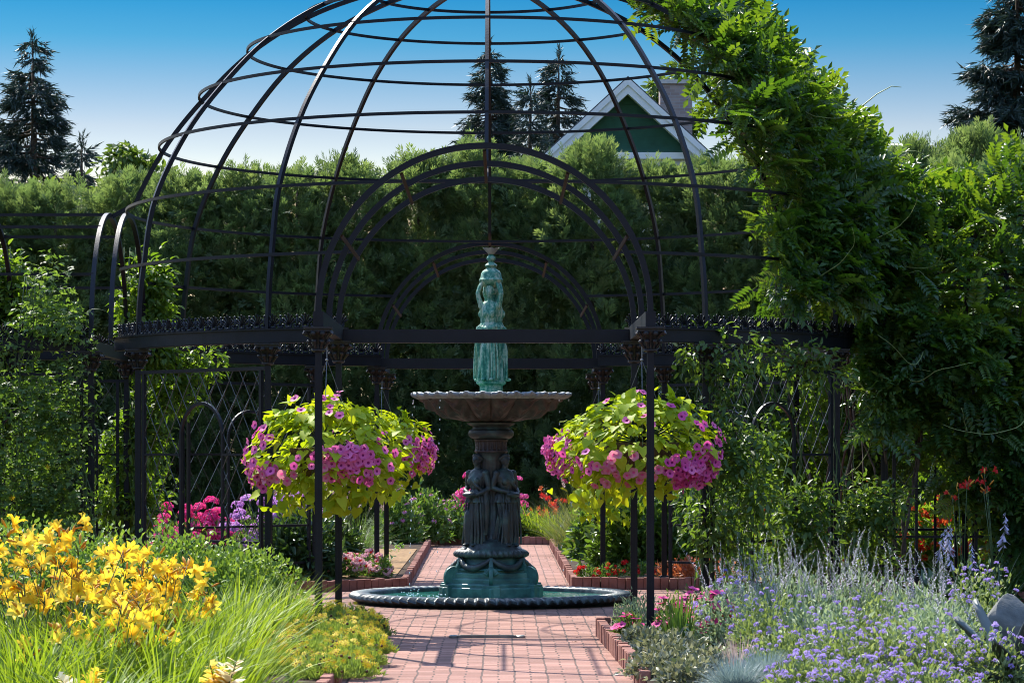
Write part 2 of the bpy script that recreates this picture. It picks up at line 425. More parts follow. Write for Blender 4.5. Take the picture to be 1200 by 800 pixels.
# petals
M['p_pink'] = petal_mat('magenta_pink_petal', (0.66, 0.06, 0.32), (0.82, 0.24, 0.50))
M['p_pinkeye'] = petal_mat('dark_petal_throat', (0.22, 0.01, 0.12), (0.30, 0.02, 0.16), 0.2)
M['p_salmon'] = petal_mat('salmon_pink_petal', (0.60, 0.16, 0.24), (0.75, 0.30, 0.38))
M['p_yellow'] = petal_mat('golden_yellow_petal', (0.87, 0.54, 0.015), (0.91, 0.72, 0.08), 0.45)
M['p_bud'] = petal_mat('orange_bud', (0.62, 0.22, 0.02), (0.66, 0.40, 0.06), 0.2)
M['p_cream'] = petal_mat('cream_petal', (0.75, 0.62, 0.28), (0.85, 0.78, 0.55))
M['p_core'] = petal_mat('small_yellow_petal', (0.84, 0.55, 0.01), (0.88, 0.68, 0.03))
M['p_brown'] = petal_mat('brown_seed_head', (0.05, 0.02, 0.01), (0.16, 0.06, 0.02), 0.05)
M['p_lilac'] = petal_mat('lilac_petal', (0.58, 0.27, 0.62), (0.74, 0.45, 0.76))
M['p_hot'] = petal_mat('hot_pink_petal', (0.74, 0.04, 0.24), (0.84, 0.16, 0.40))
M['p_red'] = petal_mat('red_petal', (0.60, 0.012, 0.02), (0.70, 0.05, 0.03))
M['p_orange'] = petal_mat('orange_red_petal', (0.62, 0.10, 0.02), (0.75, 0.20, 0.05))
M['p_white'] = petal_mat('pale_pink_petal', (0.78, 0.45, 0.50), (0.85, 0.65, 0.66))
M['p_cone'] = petal_mat('coneflower_petal', (0.55, 0.16, 0.36), (0.68, 0.28, 0.46))
M['p_conehead'] = petal_mat('coneflower_cone', (0.25, 0.06, 0.02), (0.45, 0.13, 0.03), 0.05)
M['p_violet'] = petal_mat('violet_petal', (0.44, 0.31, 0.70), (0.62, 0.49, 0.80))
M['p_blue'] = petal_mat('blue_violet_petal', (0.13, 0.11, 0.58), (0.22, 0.18, 0.66))
M['p_sage'] = petal_mat('lavender_grey_spike', (0.42, 0.40, 0.50), (0.60, 0.58, 0.66))
M['p_hosta'] = petal_mat('pale_lavender_bell', (0.46, 0.42, 0.58), (0.62, 0.58, 0.70))


# ------------------------------------------------------------------ mesh builder
class MB:
    def __init__(self):
        self.v = []; self.f = []; self.m = []

    def add(self, vs, fs, mi=0):
        b = len(self.v)
        self.v.extend([tuple(x) for x in vs])
        for f in fs:
            self.f.append(tuple(b + i for i in f)); self.m.append(mi)

    def box(self, c, s, rz=0.0, mi=0, taper=1.0):
        cx, cy, cz = c; hx, hy, hz = s[0] / 2, s[1] / 2, s[2] / 2
        cs, sn = math.cos(rz), math.sin(rz)
        vs = []
        for z, t in ((-hz, 1.0), (hz, taper)):
            for x, y in ((-hx, -hy), (hx, -hy), (hx, hy), (-hx, hy)):
                x, y = x * t, y * t
                vs.append((cx + x * cs - y * sn, cy + x * sn + y * cs, cz + z))
        self.add(vs, [(3, 2, 1, 0), (4, 5, 6, 7), (0, 1, 5, 4), (1, 2, 6, 5), (2, 3, 7, 6), (3, 0, 4, 7)], mi)

    def sweep(self, path, prof, up=(0, 0, 1), closed=False, mi=0, scales=None, cap=True):
        """sweep a closed 2D profile (side, up) along a path"""
        P = [Vector(p) for p in path]; n = len(P); k = len(prof)
        prev = None
        if up is not None: up = Vector(up)
        vs = []
        for i, p in enumerate(P):
            if closed:
                t = (P[(i + 1) % n] - P[i - 1])
            else:
                t = (P[min(i + 1, n - 1)] - P[max(i - 1, 0)])
            t.normalize()
            if up is not None:
                s = t.cross(up)
            elif prev is None:
                s = t.cross(Vector((0, 0, 1)) if abs(t.z) < .7 else Vector((0, 1, 0)))
            else:
                s = prev - t * prev.dot(t)
            if s.length < 1e-4:
                s = t.cross(Vector((0.0, 1.0, 0.0)))
                if s.length < 1e-4: s = Vector((1, 0, 0))
            s.normalize(); u = s.cross(t); prev = s
            sc = scales[i] if scales is not None else 1.0
            for a, b in prof:
                vs.append(p + s * a * sc + u * b * sc)
        fs = []
        m = n if closed else n - 1
        for i in range(m):
            j = (i + 1) % n
            for q in range(k):
                r = (q + 1) % k
                fs.append((i * k + q, i * k + r, j * k + r, j * k + q))
        if not closed and cap:
            fs.append(tuple(range(k - 1, -1, -1)))
            fs.append(tuple((n - 1) * k + q for q in range(k)))
        self.add(vs, fs, mi)

    def bar(self, path, w, h=None, up=(0, 0, 1), closed=False, mi=0):
        h = h or w
        self.sweep(path, [(-w / 2, -h / 2), (w / 2, -h / 2), (w / 2, h / 2), (-w / 2, h / 2)], up, closed, mi)

    def tube(self, path, r, n=8, closed=False, mi=0, radii=None, up=None):
        prof = [(math.cos(2 * math.pi * i / n), math.sin(2 * math.pi * i / n)) for i in range(n)]
        L = len(path)
        sc = radii if radii is not None else [r] * L
        self.sweep(path, prof, up, closed, mi, sc)

    def lathe(self, prof, n=32, c=(0, 0, 0), mi=0, mod=None, cap=True):
        vs = []; k = len(prof)
        for i, (r, z) in enumerate(prof):
            for j in range(n):
                a = 2 * math.pi * j / n
                rr, zz = (r, z) if mod is None else mod(r, z, a, i / (k - 1))
                vs.append((c[0] + rr * math.sin(a), c[1] - rr * math.cos(a), c[2] + zz))
        fs = []
        for i in range(k - 1):
            for j in range(n):
                q = (j + 1) % n
                fs.append((i * n + j, i * n + q, (i + 1) * n + q, (i + 1) * n + j))
        if cap:
            fs.append(tuple(range(n - 1, -1, -1))); fs.append(tuple((k - 1) * n + j for j in range(n)))
        self.add(vs, fs, mi)

    def ellipsoid(self, c, r, n=12, k=8, mi=0, rot=None):
        vs = [(0, 0, -1)]; fs = []
        for i in range(1, k):
            t = math.pi * i / k
            for j in range(n):
                a = 2 * math.pi * j / n
                vs.append((math.sin(t) * math.cos(a), math.sin(t) * math.sin(a), -math.cos(t)))
        vs.append((0, 0, 1)); top = len(vs) - 1
        for j in range(n):
            fs.append((0, 1 + (j + 1) % n, 1 + j))
            fs.append((top, top - n + j, top - n + (j + 1) % n))
        for i in range(k - 2):
            for j in range(n):
                a = 1 + i * n + j; b = 1 + i * n + (j + 1) % n
                fs.append((a, b, b + n, a + n))
        out = []
        for v in vs:
            p = Vector((v[0] * r[0], v[1] * r[1], v[2] * r[2]))
            if rot is not None: p = rot @ p
            out.append((c[0] + p.x, c[1] + p.y, c[2] + p.z))
        self.add(out, fs, mi)

    def mesh(self, name, mats, smooth=False):
        me = bpy.data.meshes.new(name)
        me.from_pydata(self.v, [], self.f)
        for mt in (mats if isinstance(mats, (list, tuple)) else [mats]):
            me.materials.append(mt)
        if any(self.m):
            me.polygons.foreach_set('material_index', self.m)
        if smooth:
            me.shade_smooth() if hasattr(me, 'shade_smooth') else me.polygons.foreach_set('use_smooth', [True] * len(me.polygons))
        me.update()
        return me

    def obj(self, name, mats, parent=None, smooth=False, loc=None, rot=None):
        return link(name, self.mesh(name, mats, smooth), parent, loc, rot)


def soft(o, angle=35):
    """smooth shading with sharp edges kept"""
    me = o.data
    me.polygons.foreach_set('use_smooth', [True] * len(me.polygons))
    try:
        me.set_sharp_from_angle(angle=R_(angle))
    except Exception:
        pass
    return o


# ------------------------------------------------------------------ many small leaves in one mesh
def mesh_np(name, V, loops, starts, mats, mi=None, var=None):
    me = bpy.data.meshes.new(name)
    me.vertices.add(len(V)); me.vertices.foreach_set('co', np.ascontiguousarray(V, dtype=np.float32).ravel())
    me.loops.add(len(loops)); me.loops.foreach_set('vertex_index', np.ascontiguousarray(loops, dtype=np.int32))
    me.polygons.add(len(starts)); me.polygons.foreach_set('loop_start', np.ascontiguousarray(starts, dtype=np.int32))
    for mt in (mats if isinstance(mats, (list, tuple)) else [mats]):
        me.materials.append(mt)
    if mi is not None:
        me.polygons.foreach_set('material_index', np.ascontiguousarray(mi, dtype=np.int32))
    me.update(calc_edges=True)
    if var is not None:
        a = me.attributes.new('var', 'FLOAT', 'POINT'); a.data.foreach_set('value', np.ascontiguousarray(var, dtype=np.float32))
    return me


def norm(a):
    return a / np.maximum(np.linalg.norm(a, axis=-1, keepdims=True), 1e-9)


def cloud(name, tpl, P, D, N, S, mats, rg, var=None):
    """copies of the leaf shape tpl at points P, growing along D, facing N, length S; returns a mesh"""
    tv, tf = tpl[0], tpl[1]
    tmi = tpl[2] if len(tpl) > 2 else None
    D = norm(D)
    X = norm(np.cross(D, N)); Nn = np.cross(X, D)
    n, k = len(P), len(tv)
    S = np.broadcast_to(np.asarray(S, dtype=float), (n,))
    V = (P[:, None, :] + S[:, None, None] * (tv[None, :, 0, None] * X[:, None, :] + tv[None, :, 1, None] * D[:, None, :] + tv[None, :, 2, None] * Nn[:, None, :]))
    fl = np.concatenate([np.array(f) for f in tf]); lens = np.array([len(f) for f in tf])
    loops = (np.arange(n)[:, None] * k + fl[None, :]).ravel()
    st = np.concatenate([[0], np.cumsum(lens)[:-1]])
    starts = (np.arange(n)[:, None] * len(fl) + st[None, :]).ravel()
    mi = np.tile(np.array(tmi), n) if tmi is not None else None
    vv = rg.random(n) if var is None else var
    return mesh_np(name, V.reshape(-1, 3), loops, starts, mats, mi, np.repeat(vv, k))


def arr(*v):
    return np.array(v, dtype=float)


def T_leaf(w=0.42, fold=0.10, droop=0.12):
    v = arr((0, 0, 0), (w * .42, .22, fold), (w * .5, .52, fold * .9), (w * .25, .82, fold * .3 - droop * .6), (0, 1, -droop),
            (-w * .25, .82, fold * .3 - droop * .6), (-w * .5, .52, fold * .9), (-w * .42, .22, fold), (0, .5, 0))
    f = [(0, 1, 2, 8), (8, 2, 3, 4), (0, 8, 6, 7), (8, 4, 5, 6)]
    return v, f


def T_diamond(w=0.4, fold=0.1):
    v = arr((0, 0, 0), (w / 2, .45, fold), (0, 1, -.05), (-w / 2, .45, fold))
    return v, [(0, 1, 2), (0, 2, 3)]


def T_heart():
    v = arr((0, 0, 0), (.22, -.16, .04), (.42, -.02, .09), (.44, .26, .08), (.24, .62, .0), (0, 1, -.16),
            (-.24, .62, .0), (-.44, .26, .08), (-.42, -.02, .09), (-.22, -.16, .04), (0, .45, -.03))
    f = [(0, 1, 2, 3), (0, 3, 10), (10, 3, 4), (10, 4, 5), (0, 7, 8, 9), (0, 10, 7), (10, 6, 7), (10, 5, 6)]
    return v, f


def T_pinnate(pairs=5, lw=0.11, ll=0.30, droop=0.35):
    vs = []; fs = []
    def leaflet(px, py, pz, dx, dy, L):
        nx, ny = -dy, dx
        b = len(vs)
        vs.extend([(px, py, pz), (px + dx * L * .5 + nx * lw * .5, py + dy * L * .5 + ny * lw * .5, pz + .02),
                   (px + dx * L, py + dy * L, pz - .07), (px + dx * L * .5 - nx * lw * .5, py + dy * L * .5 - ny * lw * .5, pz + .02)])
        fs.append((b, b + 1, b + 2)); fs.append((b, b + 2, b + 3))
    for i in range(pairs):
        t = .18 + .72 * i / pairs
        z = -droop * t * t
        L = ll * (1 - .25 * abs(t - .5))
        for s in (-1, 1):
            leaflet(0, t, z, s * .88, .48, L)
    leaflet(0, .9, -droop * .81, 0, 1, ll)
    vs.extend([(-.008, 0, 0), (.008, 0, 0), (0, .95, -droop * .85)]); fs.append((len(vs) - 3, len(vs) - 2, len(vs) - 1))
    return np.array(vs, float), fs


def T_spray(lobes=12, rg=None):
    """flat scale-leaved conifer spray: narrow lobes off a stalk"""
    rg = rg or rng(5)
    vs = []; fs = []
    for i in range(lobes):
        t = .05 + .75 * i / lobes
        s = (-1, 1)[i % 2]
        a = s * (0.85 - .55 * t) + rg.normal(0, .1)
        L = (.55 - .3 * t) * rg.uniform(.8, 1.2)
        if i == lobes - 1: a, L = 0.0, .3
        dx, dy = math.sin(a), math.cos(a); w = .048
        z = rg.normal(0, .10)
        b = len(vs)
        vs.extend([(0, t, 0), (dx * L * .55 + dy * w, t + dy * L * .55 - dx * w, z * .5), (dx * L, t + dy * L, z), (dx * L * .55 - dy * w, t + dy * L * .55 + dx * w, z * .5)])
        fs.append((b, b + 1, b + 2, b + 3))
    return np.array(vs, float), fs


def T_tuft(k=10, rg=None):
    rg = rg or rng(6)
    vs = []; fs = []
    for i in range(k):
        a = rg.uniform(0, 2 * math.pi); t = rg.uniform(0, .7); sp = rg.uniform(.25, .5)
        d = np.array([math.cos(a) * sp, .75, math.sin(a) * sp]); L = rg.uniform(.35, .6); w = .045
        s = norm(np.cross(d, rg.normal(0, 1, 3))) * w
        p = np.array([0, t, 0]); q = p + d * L
        b = len(vs); vs.extend([p - s, p + s, q]); fs.append((b, b + 1, b + 2))
    return np.array(vs, float), fs


def T_trifol():
    vs = []; fs = []
    lv, lf = T_diamond(.55, .08)
    for a, L in ((0, .62), (1.15, .5), (-1.15, .5)):
        c, s = math.cos(a), math.sin(a)
        b = len(vs)
        for x, y, z in lv:
            x, y = x * L, y * L
            vs.append((x * c + y * s, -x * s + y * c + .35, z * L - .05))
        fs += [tuple(b + i for i in f) for f in lf]
    vs.extend([(-.012, 0, 0), (.012, 0, 0), (0, .4, 0)]); fs.append((len(vs) - 3, len(vs) - 2, len(vs) - 1))
    return np.array(vs, float), fs


def blades(name, P, az, L, lean, bend, width, mats, rg, segs=5):
    """arching strap leaves"""
    n = len(P)
    L = np.broadcast_to(L, (n,)); lean = np.broadcast_to(lean, (n,)); bend = np.broadcast_to(bend, (n,)); width = np.broadcast_to(width, (n,))
    H = np.stack([np.cos(az), np.sin(az), 0 * az], 1)
    S0 = np.stack([-np.sin(az), np.cos(az), 0 * az], 1)
    tw = rg.normal(0, .5, n)
    S0 = S0 * np.cos(tw)[:, None] + np.array([0, 0, 1.0])[None] * np.sin(tw)[:, None] * .6
    p = P.copy(); rows = []
    for s in range(segs + 1):
        t = s / segs
        w = width * (1 - t) ** .6 * (0.6 + .4 * min(1, t * 4)) if s < segs else width * 0.04
        rows.append((p - S0 * w[:, None] * .5, p + S0 * w[:, None] * .5))
        th = lean + bend * t
        p = p + (H * np.sin(th)[:, None] + np.array([0, 0, 1.0])[None] * np.cos(th)[:, None]) * (L / segs)[:, None]
    V = np.stack([x for r in rows for x in r], 1)          # n, 2*(segs+1), 3
    k = 2 * (segs + 1)
    tf = np.array([[2 * s, 2 * s + 1, 2 * s + 3, 2 * s + 2] for s in range(segs)])
    loops = (np.arange(n)[:, None, None] * k + tf[None]).ravel()
    starts = np.arange(n * segs) * 4
    return mesh_np(name, V.reshape(-1, 3), loops, starts, mats, None, np.repeat(rg.random(n), k))


def ball(rg, n, shell=0.0):
    u = norm(rg.normal(0, 1, (n, 3)))
    r = rg.uniform(shell ** 3, 1, n) ** (1 / 3)
    return u * r[:, None], u


def tubes_obj(name, paths, radii, mat, parent=None, n=5):
    mb = MB()
    for p, r in zip(paths, radii):
        L = len(p)
        mb.tube(p, r, n, radii=[r * (1 - .6 * i / max(1, L - 1)) for i in range(L)])
    return mb.obj(name, mat, parent, smooth=True)


# ================================================================== THE SETTING
def sheet(name, poly, z, mat, thick=0.0, kind='structure'):
    mb = MB(); n = len(poly)
    top = [(x, y, z) for x, y in poly]
    if thick:
        bot = [(x, y, z - thick) for x, y in poly]
        mb.add(top + bot, [tuple(range(n)), tuple(range(2 * n - 1, n - 1, -1))] + [(i, n + i, n + (i + 1) % n, (i + 1) % n) for i in range(n)])
    else:
        mb.add(top, [tuple(range(n))])
    o = mb.obj(name, mat)
    tag(o, kind=kind)
    return o


sheet('ground', [(-600, -300), (600, -300), (600, 900), (-600, 900)], -0.03, M['lawn'])
sheet('paving', [(-12, -29), (12, -29), (12, 19.6), (-12, 19.6)], 0.0, M['paving'])

FL = [(-1.02, -20), (-1.0, -5.0), (-1.75, -4.2), (-2.5, -3.1), (-3.35, -1.75), (-11, -1.7), (-11, -20)]
FR = [(1.12, -20), (1.10, -10.3), (1.0, -5.45), (1.72, -5.45), (1.95, -4.3), (2.6, -3.0), (3.4, -1.75), (11, -1.7), (11, -20)]
BL = [(-1.0, 2.95), (-1.55, 2.5), (-2.3, 1.95), (-3.3, 1.65), (-11, 1.65), (-11, 18.6), (-1.12, 18.6)]
BR = [(1.0, 2.95), (2.3, 2.75), (3.3, 1.8), (11, 1.65), (11, 18.6), (1.02, 18.6)]
FB = [(-11, 19.0), (11, 19.0), (11, 26), (-11, 26)]
for nm, poly in (('bed_soil', FL[::-1]), ('bed_soil', FR), ('bed_soil', BL[::-1]), ('bed_soil', BR), ('bed_soil', FB)):
    area = sum(poly[i][0] * poly[(i + 1) % len(poly)][1] - poly[(i + 1) % len(poly)][0] * poly[i][1] for i in range(len(poly)))
    if area < 0: poly = poly[::-1]
    sheet(nm, poly, 0.085, M['soil'], 0.1)


def edging(path, label, seed, h=0.13, w=0.105, th=0.075, inset=0.04):
    """a row of bricks stood on end along the edge of a bed"""
    rg = rng(seed); mb = MB()
    for a, b in zip(path[:-1], path[1:]):
        ax, ay = a; bx, by = b
        L = math.hypot(bx - ax, by - ay); k = max(1, int(round(L / w))); ang = math.atan2(by - ay, bx - ax)
        for i in range(k):
            t = (i + .5) / k
            hh = h + rg.normal(0, .005)
            mb.box((ax + (bx - ax) * t + rg.normal(0, .003), ay + (by - ay) * t + rg.normal(0, .003), hh / 2 - .01), (L / k - .006, th, hh + .02), ang + rg.normal(0, .015), taper=0.985)
    o = mb.obj('brick_edging', M['edging'])
    bv = o.modifiers.new('bevel', 'BEVEL'); bv.width = 0.005; bv.segments = 1
    tag(o, label, 'brick edging', 'brick edgings of the flower beds')
    return o


edging([(-1.02, -16), (-1.0, -5.0), (-1.75, -4.2)], 'brick edging along the yellow coreopsis beside the path', 1)
edging([(1.10, -11.5), (1.10, -10.3), (1.0, -5.45), (1.72, -5.45), (1.95, -4.3)], 'brick edging of the petunia and violet flower bed beside the path', 2, 0.15)
edging([(-1.10, 18.0), (-1.0, 2.95), (-1.55, 2.5), (-2.3, 1.95), (-3.3, 1.65)], 'brick edging in front of the white and red begonias', 3)
edging([(1.0, 18.0), (1.0, 2.95), (2.3, 2.75), (3.3, 1.8)], 'brick edging in front of the red impatiens', 4, 0.14)
edging([(-4.0, 19.0), (4.0, 19.0)], 'straight brick edging across the end of the path before the hedge', 5, 0.14)
edging([(3.7, -1.62), (6.6, -1.62)], 'brick edging under the wisteria arbour behind the violet flowers', 6, 0.2)
sheet('mulch', [(-2.6, 3.6), (-1.15, 3.9), (-1.18, 14), (-2.2, 14)], 0.097, M['mulch'], 0.02)
sheet('mulch', [(1.3, 3.05), (3.2, 2.6), (3.4, 4.0), (1.6, 4.2)], 0.095, M['mulch'], 0.02)

# flat bronze strip set into the paving
st = thing('paving_light_strip', 'flat bronze metal strip set into the brick path before the fountain', 'metal strip', (0.015, -5.85, 0))
mb = MB(); mb.box((0, 0, .012), (.50, .045, .024)); mb.box((0, 0, .018), (.46, .02, .02)); mb.obj('strip', M['strip'], st)
for sx in (-1, 1):
    mb = MB(); mb.lathe([(.042, 0), (.042, .018), (.03, .026), (.0, .027)], 16, (sx * .29, 0, 0.0), cap=False)
    soft(mb.obj('end_cap', M['strip'], st))

# ================================================================== THE IRON PERGOLA
AW, SPR, OUT, INN, RR = 1.37, 2.76, 6.94, 4.05, 4.0
BT, BB = 2.76, 2.635
PROF = [(4.0, 2.70), (3.985, 3.1), (3.94, 3.48), (3.82, 4.14), (3.48, 4.82), (3.06, 5.36), (2.55, 5.86), (1.93, 6.25), (1.25, 6.5), (0.6, 6.63), (0.14, 6.67)]


def prof_smooth(k=6):
    P = [PROF[0]] + PROF + [PROF[-1]]; out = []
    for i in range(1, len(P) - 2):
        p0, p1, p2, p3 = [np.array(x) for x in P[i - 1:i + 3]]
        for s in range(k):
            t = s / k
            out.append(tuple(.5 * ((2 * p1) + (-p0 + p2) * t + (2 * p0 - 5 * p1 + 4 * p2 - p3) * t * t + (-p0 + 3 * p1 - 3 * p2 + p3) * t ** 3)))
    out.append(PROF[-1])
    return out


PS = prof_smooth()


def dome_r(z):
    for (r0, z0), (r1, z1) in zip(PS[:-1], PS[1:]):
        if z0 <= z <= z1: return r0 + (r1 - r0) * (z - z0) / max(1e-6, z1 - z0)
    return PS[-1][0] if z > PS[-1][1] else PS[0][0]


def pol(r, az, z):
    """az measured from the front (towards the camera), positive to +X"""
    return (r * math.sin(az), -r * math.cos(az), z)


def post_mesh(h, w=0.054):
    mb = MB()
    mb.box((0, 0, h / 2), (w, w, h))
    for s in (-1, 1):
        for q in (-.3, .3):
            mb.box((s * w / 2, q * w, h / 2), (.008, .012, h - .3)); mb.box((q * w, s * w / 2, h / 2), (.012, .008, h - .3))
    return mb.mesh('post', M['iron'])


def capital_mesh():
    mb = MB()
    def mod(r, z, a, t):
        return r * (1 + .10 * t * math.cos(8 * a)), z
    mb.lathe([(.046, 0), (.058, .008), (.058, .02), (.048, .028), (.050, .06), (.060, .10), (.078, .135), (.098, .155), (.10, .165), (.06, .166)], 48, mod=mod)
    mb.box((0, 0, .178), (.20, .20, .022)); mb.box((0, 0, .195), (.235, .235, .014))
    for i in range(8):
        a = i * math.pi / 4 + math.pi / 8
        for r, z, s in ((.082, .085, .022), (.105, .15, .026)):
            mb.ellipsoid((r * math.sin(a), -r * math.cos(a), z), (s, s, s * .8), 8, 5)
        mb.tube([pol(.05, a, .03), pol(.072, a, .06), pol(.092, a, .085)], .012, 5)
    for sx in (-1, 1):
        for sy in (-1, 1):
            mb.tube([(sx * .06, sy * .06, .11), (sx * .09, sy * .09, .15), (sx * .112, sy * .112, .165), (sx * .118, sy * .118, .148), (sx * .106, sy * .106, .142)], .011, 5)
    return mb.mesh('capital', M['capital'], False)


def foot_mesh():
    mb = MB()
    mb.box((0, 0, .015), (.19, .19, .03)); mb.box((0, 0, .055), (.165, .165, .05), taper=.85)
    mb.box((0, 0, .11), (.13, .13, .06), taper=.66)
    return mb.mesh('foot', M['iron'])


def palmette_mesh():
    mb = MB()
    mb.box((0, 0, .012), (.07, .02, .024))
    for i in range(7):
        a = (i - 3) * .36; L = .118 - .010 * abs(i - 3)
        x, z = math.sin(a), math.cos(a)
        pts = [(x * .012, 0, .028 + z * .01), (x * L * .5, 0, .03 + z * L * .5), (x * L * .9, -.004, .03 + z * L * .9), (x * L * .98, -.014, .03 + z * L * .92)]
        mb.tube(pts, .01, 5, radii=[.004, .008, .010, .006])
    for s in (-1, 1):
        mb.ellipsoid((s * .03, 0, .03), (.013, .011, .013), 6, 4)
    return mb.mesh('palmette_finial', M['iron'], True)


def fleur_mesh():
    mb = MB()
    mb.box((0, 0, .012), (.06, .02, .024))
    mb.tube([(0, 0, .02), (0, 0, .06), (0, 0, .115)], .01, 6, radii=[.014, .007, .010])
    for c, r in (((0, 0, .118), .015), ((-.026, 0, .078), .014), ((.026, 0, .078), .014), ((-.03, 0, .032), .015), ((.03, 0, .032), .015), ((0, 0, .05), .013)):
        mb.ellipsoid(c, (r, r * .8, r), 7, 5)
    return mb.mesh('fleur_finial', M['iron'], True)


POST, CAP, FOOT, PALM, FLEUR = post_mesh(2.44), capital_mesh(), foot_mesh(), palmette_mesh(), fleur_mesh()


def add_post(parent, x, y, rz=0.0, z0=0.0):
    p = link('post', POST, parent, (x, y, z0), (0, 0, rz))
    p.scale = (1, 1, (2.44 - z0) / 2.44)
    c = link('capital', CAP, p, (0, 0, 2.43)); c.scale = (1, 1, 1)
    f = link('foot', FOOT, p, (0, 0, 0.0))
    return p


def box_beam(parent, name, path, w, zb, zt, mat='iron', cornice=True):
    mb = MB()
    pts = [(x, y, (zb + zt) / 2) for x, y in path]
    mb.bar(pts, w, zt - zb)
    if cornice:
        mb.bar([(x, y, zt + .006) for x, y in path], w + .035, .014)
        mb.bar([(x, y, zb + .018) for x, y in path], w + .014, .02)
    return mb.obj(name, M[mat], parent)


perg = thing('dome_pergola', 'black wrought iron domed pergola over the fountain', 'pergola', (0, 0, 0))


def trellis(parent, A, B, z0=0.12, ztop=2.40, seed=0, name='trellis_panel'):
    """flat panel between posts A and B: frame, round arch, rails and diamond lattice of thin wire"""
    ax, ay = A; bx, by = B
    L = math.hypot(bx - ax, by - ay); ux, uy = (bx - ax) / L, (by - ay) / L
    def P(u, z, off=0.0): return (ax + ux * u + uy * off, ay + uy * u - ux * off, z)
    root = bpy.data.objects.new(name, None); COL.objects.link(root); root.parent = parent
    nrm = (uy, -ux, 0)
    mb = MB(); m0, m1 = .10, L - .10
    for u in (m0, m1):
        mb.bar([P(u, 0.02), P(u, ztop)], .034, .034, up=nrm)
    mb.bar([P(m0 - .09, ztop), P(m1 + .09, ztop)], .03, .034)
    mb.bar([P(m0, .30, .002), P(m1, .30, .002)], .022, .026)
    mb.bar([P(m0, .74, .002), P(m1, .74, .002)], .022, .026)
    c = L / 2; aw = min(.33, L * .24)
    mb.bar([P(m0, 1.58, .002), P(c - aw, 1.58, .002)], .022, .024); mb.bar([P(c + aw, 1.58, .002), P(m1, 1.58, .002)], .022, .024)
    mb.bar([P(c - aw, .74), P(c - aw, .30)], .02, up=nrm); mb.bar([P(c + aw, .74), P(c + aw, .30)], .02, up=nrm)
    mb.obj('frame', M['iron'], root)
    mb = MB()
    path = [P(c - aw, .02, -.004)] + [P(c - aw, z, -.004) for z in (.6, 1.2)] + [P(c - aw * math.cos(t), 1.75 + aw * math.sin(t), -.004) for t in np.linspace(0, math.pi, 19)] + [P(c + aw, z, -.004) for z in (1.2, .6, .02)]
    mb.bar(path, .028, .026, up=nrm)
    mb.obj('arch_bar', M['iron'], root)
    mb = MB(); step = .21
    def inside(u, z):
        if z < 1.75: return abs(u - c) < aw
        return (u - c) ** 2 + (z - 1.75) ** 2 < aw * aw
    zl, zh = .76, ztop - .02
    for sgn in (-1, 1):
        k0 = -int((zh - zl) / step) - 2
        for k in range(k0, int(L / step) + abs(k0) + 2):
            run = []
            u0 = m0 + k * step
            for q in range(0, 121):
                z = zl + (zh - zl) * q / 120; u = u0 + sgn * (z - zl) * .62
                if m0 < u < m1 and not inside(u, z): run.append(P(u, z, .006 * sgn))
                else:
                    if len(run) > 4: mb.bar([run[0], run[-1]], .0055, .0055, up=nrm)
                    run = []
            if len(run) > 4: mb.bar([run[0], run[-1]], .0055, .0055, up=nrm)
    mb.obj('wire_lattice', M['wire'], root)
    return root


